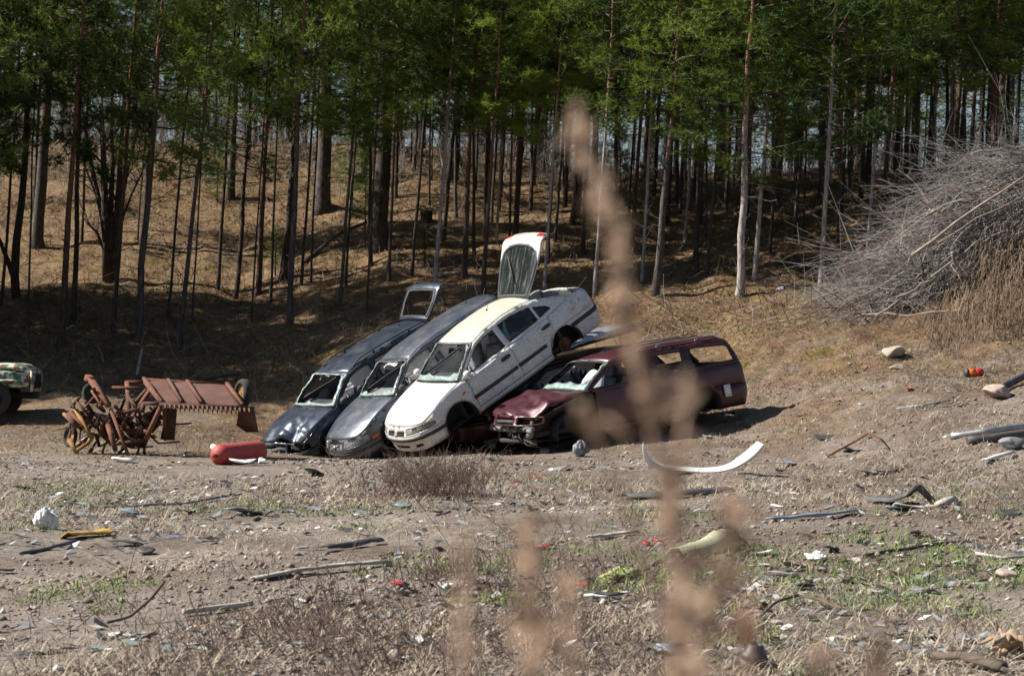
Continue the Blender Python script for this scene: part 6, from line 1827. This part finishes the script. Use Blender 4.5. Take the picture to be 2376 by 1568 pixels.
# ------------------------------------------------------------------ small litter: one object each for the larger ones, the crumbs together
SH = {c: [mesh_data('shard', *shard_mesh(200 + 7 * i + j, 1, .7, .3, .5), M[c], True) for j in range(4)] for i, c in enumerate(('plastic_black', 'plastic_grey', 'plastic_white', 'blue_scrap', 'wood_dark', 'shard_glass'))}
LAB = {'plastic_black': 'small black plastic shard among the litter on the dirt', 'plastic_grey': 'small grey plastic shard among the litter on the dirt', 'plastic_white': 'small white plastic shard among the litter on the dirt',
       'blue_scrap': 'small bluish shard among the litter on the dirt', 'wood_dark': 'small dark wooden splinter among the litter on the dirt', 'shard_glass': 'small greenish glass shard among the litter on the dirt'}
def litter():
    n = 0
    while n < 250:
        if n % 3 == 0: px, py = random.gauss(480, 190), random.gauss(1178, 26)
        elif random.random() < .5: px, py = random.uniform(-20, 1000), random.gauss(1160, 55)
        else: px, py = random.uniform(900, 2400), random.uniform(1060, 1420)
        if py < 1082 or py > 1540: continue
        p = at(px, py); n += 1
        c = random.choices(list(SH), (8, 6, 1.5, 3, 5, 1.5))[0]
        w = random.uniform(.10, .34)
        o = link('shard', random.choice(SH[c]), label=LAB[c], cat='scrap', group='small shards strewn over the dirt', loc=(p[0], p[1], p[2] + .02), rot=(random.uniform(-.35, .35), random.uniform(-.3, .3), random.uniform(0, 6.28)), scale=(w, w * random.uniform(.18, .8), w * .7))
    r = rng; mb = MB(); N_ = 8000
    y = 11 + 27 * r.random(N_) ** 1.3; x = r.uniform(-.27, .27, N_) * y
    keep = (fbm(x * .55, y * .4, 3, 77) * 1.2 + np.where(x < 0, .14, -.02) + np.where((y > 21) & (y < 34), .12, -.05)) > .06
    x, y = x[keep], y[keep]; z = ground_z(x, y) + .008
    n = len(x); s = r.uniform(.012, .06, n); a = r.uniform(0, 6.28, n); t = r.normal(size=(n, 2)) * .3
    c, sn = np.cos(a) * s, np.sin(a) * s * r.uniform(.3, 1, n)
    cor = [(c, sn), (-sn, c * .6), (-c, -sn), (sn, -c * .6)]
    v = np.stack([np.stack([x + p, y + q, z + p * t[:, 0] + q * t[:, 1] + .012], 1) for p, q in cor], 1).reshape(-1, 3)
    i = np.arange(n)[:, None] * 4
    f = np.concatenate([i + np.array([[0, 1, 2]]), i + np.array([[0, 2, 3]])])
    mi = r.choice(5, n, p=[.38, .30, .09, .15, .08])
    mats = [M[k] for k in ('plastic_black', 'plastic_grey', 'plastic_white', 'wood_pale', 'shard_glass')]
    link('litter', mesh_data('litter', v, f, mats, False, np.concatenate([mi, mi])), kind='stuff')
litter()

def gravel():
    """pebbles and clods lying on the soil"""
    r = np.random.default_rng(31)
    t = np.array([[1,0,0],[-1,0,0],[0,1,0],[0,-1,0],[0,0,1],[0,0,-.4]], float)
    tf = np.array([[0,2,4],[2,1,4],[1,3,4],[3,0,4],[2,0,5],[1,2,5],[3,1,5],[0,3,5]])
    N_ = 30000
    y = 9.6 + 31 * r.random(N_) ** 1.5; x = r.uniform(-.28, .28, N_) * y
    k = (fbm(x * .5, y * .4, 3, 5) + np.where(x > 1, .12, 0)) > -.12; x, y = x[k], y[k]
    n = len(x); s = .006 + .030 * r.random(n) ** 6 + .00028 * y
    sh = r.uniform(.6, 1.4, (n, 1, 3)) * np.array([1, 1, .7])
    a = r.uniform(0, 6.28, n); ca, sa = np.cos(a), np.sin(a)
    v = t[None] * sh * s[:, None, None] * r.uniform(.75, 1.25, (n, 6, 1))
    v = np.stack([v[..., 0] * ca[:, None] - v[..., 1] * sa[:, None] + x[:, None], v[..., 0] * sa[:, None] + v[..., 1] * ca[:, None] + y[:, None], v[..., 2] + (ground_z(x, y) + s * .1)[:, None]], -1).reshape(-1, 3)
    f = (np.arange(n)[:, None, None] * 6 + tf[None]).reshape(-1, 3)
    mi = r.choice(3, n, p=[.80, .16, .04])
    link('gravel', mesh_data('gravel', v, f, [plain('clod', (.20, .152, .115), .95, var=.4, scale=6), plain('pebble', (.33, .29, .25), .9, var=.4, scale=6), plain('light_pebble', (.52, .48, .43), .85, var=.2, scale=6)], False, np.repeat(mi, 8)), kind='stuff')
gravel()

# ------------------------------------------------------------------ grass
def blades(name, x, y, ln, wid, lean, mat, seed, up=1.0):
    r = np.random.default_rng(seed); n = len(x); z = ground_z(x, y) - .01
    a = r.uniform(0, 6.28, n)
    d = np.stack([np.cos(a) * lean, np.sin(a) * lean, up * np.ones(n) * r.uniform(.35, 1, n)], 1); d /= np.linalg.norm(d, axis=1)[:, None]
    b = np.stack([x, y, z], 1); w = np.stack([-np.sin(a + r.normal(size=n) * .6), np.cos(a + r.normal(size=n) * .6), np.zeros(n)], 1) * (wid / 2)[:, None]
    m = b + d * (ln * .55)[:, None]; e = b + d * ln[:, None] + np.stack([np.cos(a) * lean, np.sin(a) * lean, -.4 * np.ones(n)], 1) * (ln * .35)[:, None]
    v = np.stack([b - w, b + w, m - w * .7, m + w * .7, e], 1).reshape(-1, 3)
    i = np.arange(n)[:, None] * 5
    f = np.concatenate([i + np.array([[0, 1, 3]]), i + np.array([[0, 3, 2]]), i + np.array([[2, 3, 4]])])
    return link(name, mesh_data(name, v, f, mat), kind='stuff')

def patches(n, y0, y1, seed, thr, f=.8, near=1.5, side=.28, bias=None):
    r = np.random.default_rng(seed)
    y = y0 + (y1 - y0) * r.random(n) ** near; x = r.uniform(-side, side, n) * y
    q = fbm(x * f, y * f * .7, 3, seed) + fbm(x * f * .23, y * f * .2, 2, seed + 9) * .8 + r.normal(size=n) * .06
    if bias is not None: q = q + bias(x, y)
    k = q > thr
    return x[k], y[k], r
dry_bias = lambda x, y: np.where(y < 28, .06, 0) + np.where((x > 2) & (y < 30), .14, 0) + np.where((y > 28) & (y < 39) & (x < 3.0), -.55, 0) - np.where((x < 0) & (y < 14), .12, 0)
x, y, r = patches(110000, 9.4, 42, 41, .10, bias=dry_bias, near=1.25)
blades('dry_grass', x, y, r.uniform(.05, .20, len(x)) * (1 + fbm(x, y, 2, 8) * .6), r.uniform(.003, .007, len(x)) + .00012 * y, r.uniform(.3, 1.6, len(x)), M['straw'], 3, .8)
x, y, r = patches(60000, 9.4, 34, 43, .22, bias=dry_bias, near=1.2)
blades('pale_dry_grass', x, y, r.uniform(.08, .30, len(x)), r.uniform(.003, .006, len(x)) + .0001 * y, r.uniform(.8, 2.6, len(x)), M['straw_pale'], 4, .5)
green_bias = lambda x, y: np.where((y > 13) & (y < 24), .05, -.05) + np.where(y > 27, -.5, 0)
x, y, r = patches(90000, 9.4, 30, 47, .36, f=1.5, bias=green_bias, near=1.2)
blades('green_grass', x, y, r.uniform(.04, .13, len(x)), r.uniform(.004, .008, len(x)) + .0001 * y, r.uniform(.2, 1.2, len(x)), M['green_grass'], 5)
# matted dead grass on the lower slope, short litter and bilberry stalks up in the wood
x, y, r = patches(150000, 36, 54, 51, -.12, f=.9, near=1.0, bias=lambda x, y: np.where((y < 41) & (x > -4) & (x < 3), -.6, 0) + np.where((y < 39) & (x >= 3), -.3, 0))
blades('slope_grass', x, y, r.uniform(.06, .24, len(x)), r.uniform(.008, .016, len(x)), r.uniform(.6, 2.6, len(x)), M['straw'], 6, .5)
x, y, r = patches(130000, 46, 88, 53, -.10, f=.4, near=.9)
M['litter_brown'] = plain('dry_stalks', (.20, .115, .062), .95, var=.6, scale=1.2)
blades('dry_undergrowth', x, y, r.uniform(.08, .30, len(x)), r.uniform(.012, .026, len(x)), r.uniform(.4, 2.2, len(x)), M['litter_brown'], 7, .6)
x, y, r = patches(60000, 47, 84, 57, .27, f=.45, near=.9)
x, y, r = patches(90000, 44, 84, 59, .02, f=.8, near=.9)
blades('fallen_straw', x, y, r.uniform(.08, .26, len(x)), r.uniform(.012, .024, len(x)), r.uniform(1.2, 3.2, len(x)), M['straw_pale'], 12, .3)
M['moss'] = plain('moss', (.21, .20, .028), .95, var=.5, scale=1.5)
blades('moss', x, y, r.uniform(.05, .15, len(x)), r.uniform(.02, .045, len(x)), r.uniform(.4, 1.5, len(x)), M['moss'], 8, .6)

def forest_twigs():
    """dead sticks and bilberry stalks standing and lying on the forest floor"""
    r = np.random.default_rng(63); mb = MB()
    for _ in range(3600):
        y = r.uniform(44, 80); x = r.uniform(-.26, .27) * y; z = float(ground_z(x, y)); up = r.random() < .55
        h = r.uniform(.15, .7) if up else r.uniform(.3, 1.3)
        a = np.array([r.normal() * .4, r.normal() * .4, 1.0 if up else .12]); a = a / np.linalg.norm(a) * h
        b = np.array([x, y, z]); v, f = tube([b, b + a * .5 + r.normal(size=3) * .04, b + a + r.normal(size=3) * .06], [.011, .009, .004], 3, False); mb.add(v, f, int(r.random() < .3))
    v, f, m = mb.arrays(); link('forest_twigs', mesh_data('forest_twigs', v, f, [M['twig_brown'], M['twig_grey']], False, m), kind='stuff')
forest_twigs()

def understorey():
    """grey brown twigs standing between the stems on the crest"""
    r = np.random.default_rng(61); mb = MB()
    for _ in range(2600):
        y = r.uniform(70, 98); x = r.uniform(-.27, .27) * y; z = float(ground_z(x, y))
        h = r.uniform(.5, 2.6); a = np.array([r.normal() * .3, r.normal() * .3, 1]) * h
        b = np.array([x, y, z]); p = [b, b + a * .5 + r.normal(size=3) * .08, b + a + r.normal(size=3) * .15]
        v, f = tube(p, [.014, .010, .005], 3, False); mb.add(v, f)
        for _ in range(5):
            u = r.uniform(.25, .95); s = b + a * u; e = s + np.array([r.normal() * .4, r.normal() * .3, r.uniform(.1, .5)]) * h * .35
            v, f = tube([s, e], [.008, .003], 3, False); mb.add(v, f)
    v, f, m = mb.arrays(); link('undergrowth', mesh_data('undergrowth', v, f, M['twig_grey']), kind='stuff')
understorey()

# ------------------------------------------------------------------ dead weeds and shrubs
def weed_mesh(seed, n, h, spread, twigs=6, mat='weed'):
    r = np.random.default_rng(seed); mb = MB()
    for _ in range(n):
        b = np.array([r.normal() * spread * .4, r.normal() * spread * .3, 0]); a = np.array([r.normal() * .45, r.normal() * .35, 1]) * h * r.uniform(.45, 1.1)
        q = np.linspace(0, 1, 4)[:, None]; p = b + a * q + np.array([r.normal(), r.normal(), 0]) * .15 * h * q ** 2
        v, f = tube(p, np.linspace(.0032, .0014, 4), 3, False); mb.add(v, f)
        for _ in range(twigs):
            u = r.uniform(.25, 1); s = np.array([np.interp(u, q[:, 0], p[:, c]) for c in range(3)]); e = s + (a / h + r.normal(size=3) * .7) * h * r.uniform(.08, .24)
            v, f = tube([s, e], [.0018, .0009], 3, False); mb.add(v, f)
    v, f, m = mb.arrays(); return mesh_data('dead_weed', v, f, M[mat])
M['weed'] = plain('dead_weed_stem', (.125, .078, .062), .95, var=.4, scale=6)
M['weed_pale'] = plain('pale_weed_stem', (.26, .17, .12), .95, var=.4, scale=6)
def weed_mats():
    """low twiggy mats nobody could count, one object"""
    r = np.random.default_rng(91); V, Fc = [], []; n0 = 0
    protos = []
    for k in range(5):
        me = weed_mesh(k, 26, .15, .75, 4); v = np.empty(len(me.vertices) * 3); me.vertices.foreach_get('co', v); f = np.empty(len(me.polygons) * 3, int); me.polygons.foreach_get('vertices', f)
        protos.append((v.reshape(-1, 3), f.reshape(-1, 3))); bpy.data.meshes.remove(me)
    spots = [(r.uniform(180, 960), r.uniform(1415, 1640)) for _ in range(34)] + [(r.uniform(960, 1560), r.uniform(1290, 1560)) for _ in range(36)] + [(r.uniform(560, 1100), r.uniform(1330, 1420)) for _ in range(10)] + [(r.uniform(0, 2400), r.uniform(1190, 1600)) for _ in range(26)]
    for px, py in spots:
        p = at(px, py); v, f = protos[r.integers(5)]; a = r.uniform(0, 6.28); c, s_ = math.cos(a), math.sin(a); k = r.uniform(.6, 1.2)
        q = np.stack([(v[:, 0] * c - v[:, 1] * s_) * k + p[0], (v[:, 0] * s_ + v[:, 1] * c) * k + p[1], v[:, 2] * k * r.uniform(.6, 1.2)], 1)
        q[:, 2] += ground_z(q[:, 0], q[:, 1]) - .01
        V.append(q); Fc.append(f + n0); n0 += len(q)
    link('dead_weeds', mesh_data('dead_weeds', np.concatenate(V), np.concatenate(Fc), M['weed']), kind='stuff')
weed_mats()
def weeds():
    tall = [weed_mesh(20 + i, 1, .65, .02, 9) for i in range(4)]
    for _ in range(50):
        p = at(random.uniform(150, 2300), random.uniform(1200, 1560))
        link('dead_stalk', random.choice(tall), label='thin upright dead stalk on the littered ground', cat='weed', group='thin dead stalks', loc=tuple(p), rot=(random.uniform(-.3, .3), random.uniform(-.5, .5), random.uniform(0, 6.28)), scale=random.uniform(.5, 1.1))
    p = at(1005, 1150)
    t = link('brown_bush', None, label='dense brown dead bush on the dirt in front of the white car', cat='bush', loc=tuple(p))
    link('stem', weed_mesh(70, 300, .46, .98, 9), t, kind='stuff')
    p = at(2262, 862)
    t = link('bare_shrub', None, label='small leafless shrub above the red and orange lamp', cat='shrub', loc=tuple(p))
    link('stem', weed_mesh(71, 16, .95, .25, 9, 'weed_pale'), t)
    p = at(2110, 775)
    t = link('reddish_brush', None, label='low reddish brown brush at the foot of the branch heap', cat='bush', loc=tuple(p))
    link('stem', weed_mesh(72, 150, .40, 1.9, 8, 'weed_pale'), t, kind='stuff')
    p = at(1960, 770)
    t = link('thorn_bush', None, label='thin leaning bare bush left of the reddish brush', cat='bush', loc=tuple(p))
    link('stem', weed_mesh(73, 18, .7, .8, 8, 'weed_pale'), t)
    p = at(410, 1045)
    t = link('withered_bush', None, label='withered grass and twigs grown through the rusty machine', cat='bush', loc=tuple(p))
    link('stem', weed_mesh(74, 90, .38, 2.3, 6, 'weed'), t, kind='stuff')
    p = at(590, 1000)
    t = link('straw_tuft', None, label='grey straw tuft between the machine and the blue car', cat='grass tuft', loc=tuple(p))
    link('stem', weed_mesh(75, 70, .42, .7, 6, 'weed_pale'), t, kind='stuff')
weeds()

# ------------------------------------------------------------------ tall withered stalks close to the camera, out of focus
M['seed'] = plain('withered_seed', (.35, .24, .165), .95, var=.35, scale=40)
M['seed_dark'] = plain('dark_withered_seed', (.24, .105, .055), .95, var=.4, scale=40)
def seed_cluster(mb, c, rad, n, r):
    p = c + r.normal(size=(n, 3)) * rad * .5; d = r.normal(size=(n, 3)); d /= np.linalg.norm(d, axis=1)[:, None]; w = np.cross(d, r.normal(size=(n, 3))); w /= np.linalg.norm(w, axis=1)[:, None]
    s = r.uniform(.0025, .006, n)[:, None]
    v = np.stack([p - w * s * .6, p + w * s * .6, p + d * s * 1.8], 1).reshape(-1, 3); mb.add(v, np.arange(len(v)).reshape(-1, 3))
def near_weed(label, D, path, heads, seed, mat='seed'):
    D = D * .84
    """path and heads in picture points; heads: (x, y, width)"""
    r = np.random.default_rng(seed); s = D / F_PX
    top = [pt(x, y, D) for x, y in path]; foot = np.array([top[-1][0] + .05 * r.normal(), D + .05, float(ground_z(top[-1][0], D))])
    t = link('withered_stalk', None, label=label, cat='weed', group='blurred withered stalks in front', loc=tuple(foot))
    pts = np.array(top + [top[-1] * .4 + foot * .6, foot])
    v, f = tube(pts - foot, np.linspace(.0012, .0030, len(pts)), 6); link('stem', mesh_data('stem', v, f, M['weed_pale'], True), t)
    for x, y, w in heads:
        mb = MB(); c = pt(x + r.normal() * 9, y + r.normal() * 9, D + r.normal() * .015); rad = max(8, w - 24) * s * .66
        seed_cluster(mb, np.zeros(3), rad, int(3 + w * .066), r)
        j = pts[np.argmin(((pts - c) ** 2).sum(1))] - c
        mb.add(*tube([j, j * .4 + np.array([0, 0, .004]), np.zeros(3)], .0010, 4, False))
        v, f, m = mb.arrays(); link('seed_head', mesh_data('seed_head', v, f, M[mat]), t, loc=tuple(c - foot))
main = [(1330, 262), (1352, 320), (1382, 420), (1408, 500), (1432, 600), (1448, 690), (1468, 780), (1486, 860), (1500, 930), (1530, 1080), (1560, 1250)]
def along(path, y0, y1, n, w0, w1, seed, jit=12):
    r = np.random.default_rng(seed); ys = [p[1] for p in path]; xs = [p[0] for p in path]; out = []
    for y in np.linspace(y0, y1, int(n * 1.3)): out.append((float(np.interp(y, ys, xs)) + r.normal() * jit, y, float(np.interp(y, [y0, y1], [w0, w1])) * r.uniform(.75, 1.25)))
    return out
near_weed('tallest blurred brown stalk rising from the bottom to the wood', 1.15, main,
          along(main, 266, 480, 11, 30, 46, 1, 5) + along(main, 490, 700, 11, 52, 60, 2, 10) + along(main, 710, 960, 11, 42, 62, 3, 14) + [(1485, 880, 70), (1520, 935, 64)], 1)
p2 = [(1596, 890), (1592, 960), (1570, 1100), (1560, 1250), (1590, 1500)]
near_weed('short blurred stalk with a round head right of the tallest one', 1.1, p2, [(1596, 888, 46), (1594, 912, 50), (1586, 940, 38)] + along(p2, 1010, 1200, 6, 36, 50, 4, 16), 2)
p3 = [(1372, 945), (1376, 990), (1420, 1100), (1500, 1300), (1560, 1500)]
near_weed('blurred stalk with a small head left of the tallest one', 1.12, p3, [(1366, 958, 42), (1374, 985, 46), (1428, 985, 34)], 3)
p4 = [(1702, 1150), (1694, 1230), (1676, 1330), (1650, 1430), (1630, 1560)]
near_weed('blurred stalk leaning right over the lower litter', 1.05, p4, along(p4, 1150, 1240, 5, 50, 44, 5, 6) + along(p4, 1260, 1540, 10, 50, 84, 6, 30), 4)
p5 = [(1742, 1422), (1738, 1480), (1728, 1600)]
near_weed('dark orange blurred head near the cast metal mount', 1.0, p5, [(1742, 1430, 58), (1738, 1460, 62), (1734, 1500, 40)], 5, 'seed_dark')
p6 = [(1228, 1218), (1236, 1300), (1252, 1400), (1240, 1500), (1236, 1600)]
near_weed('pale blurred stalk in the lower middle', 1.1, p6, along(p6, 1222, 1330, 7, 34, 44, 7, 8) + along(p6, 1400, 1560, 7, 50, 56, 8, 16) + [(1192, 1388, 44)], 6)
p7 = [(1085, 1240), (1080, 1340), (1074, 1450), (1076, 1600)]
near_weed('thin dark blurred stalk left of the pale one', .95, p7, along(p7, 1250, 1560, 9, 14, 22, 9, 6), 7)
p8 = [(2064, 1462), (2044, 1520), (2030, 1600)]
near_weed('blurred stalk at the bottom right', 1.05, p8, along(p8, 1464, 1590, 7, 30, 50, 10, 6), 8)
p9 = [(1560, 1110), (1548, 1180), (1580, 1330), (1600, 1560)]
near_weed('blurred stalk below the white bumper', 1.1, p9, along(p9, 1100, 1230, 7, 44, 60, 11, 10) + along(p9, 1330, 1560, 6, 60, 80, 12, 30), 9)
pa = [(1306, 1340), (1320, 1440), (1316, 1600)]
near_weed('faint blurred stalk beside the pale one', 1.05, pa, along(pa, 1350, 1560, 8, 30, 44, 13, 12), 10)
pb = [(1912, 1510), (1900, 1560), (1896, 1640)]
near_weed('faint blurred tip at the bottom, right of the cast metal mount', 1.05, pb, along(pb, 1512, 1600, 4, 26, 40, 14, 8), 11)
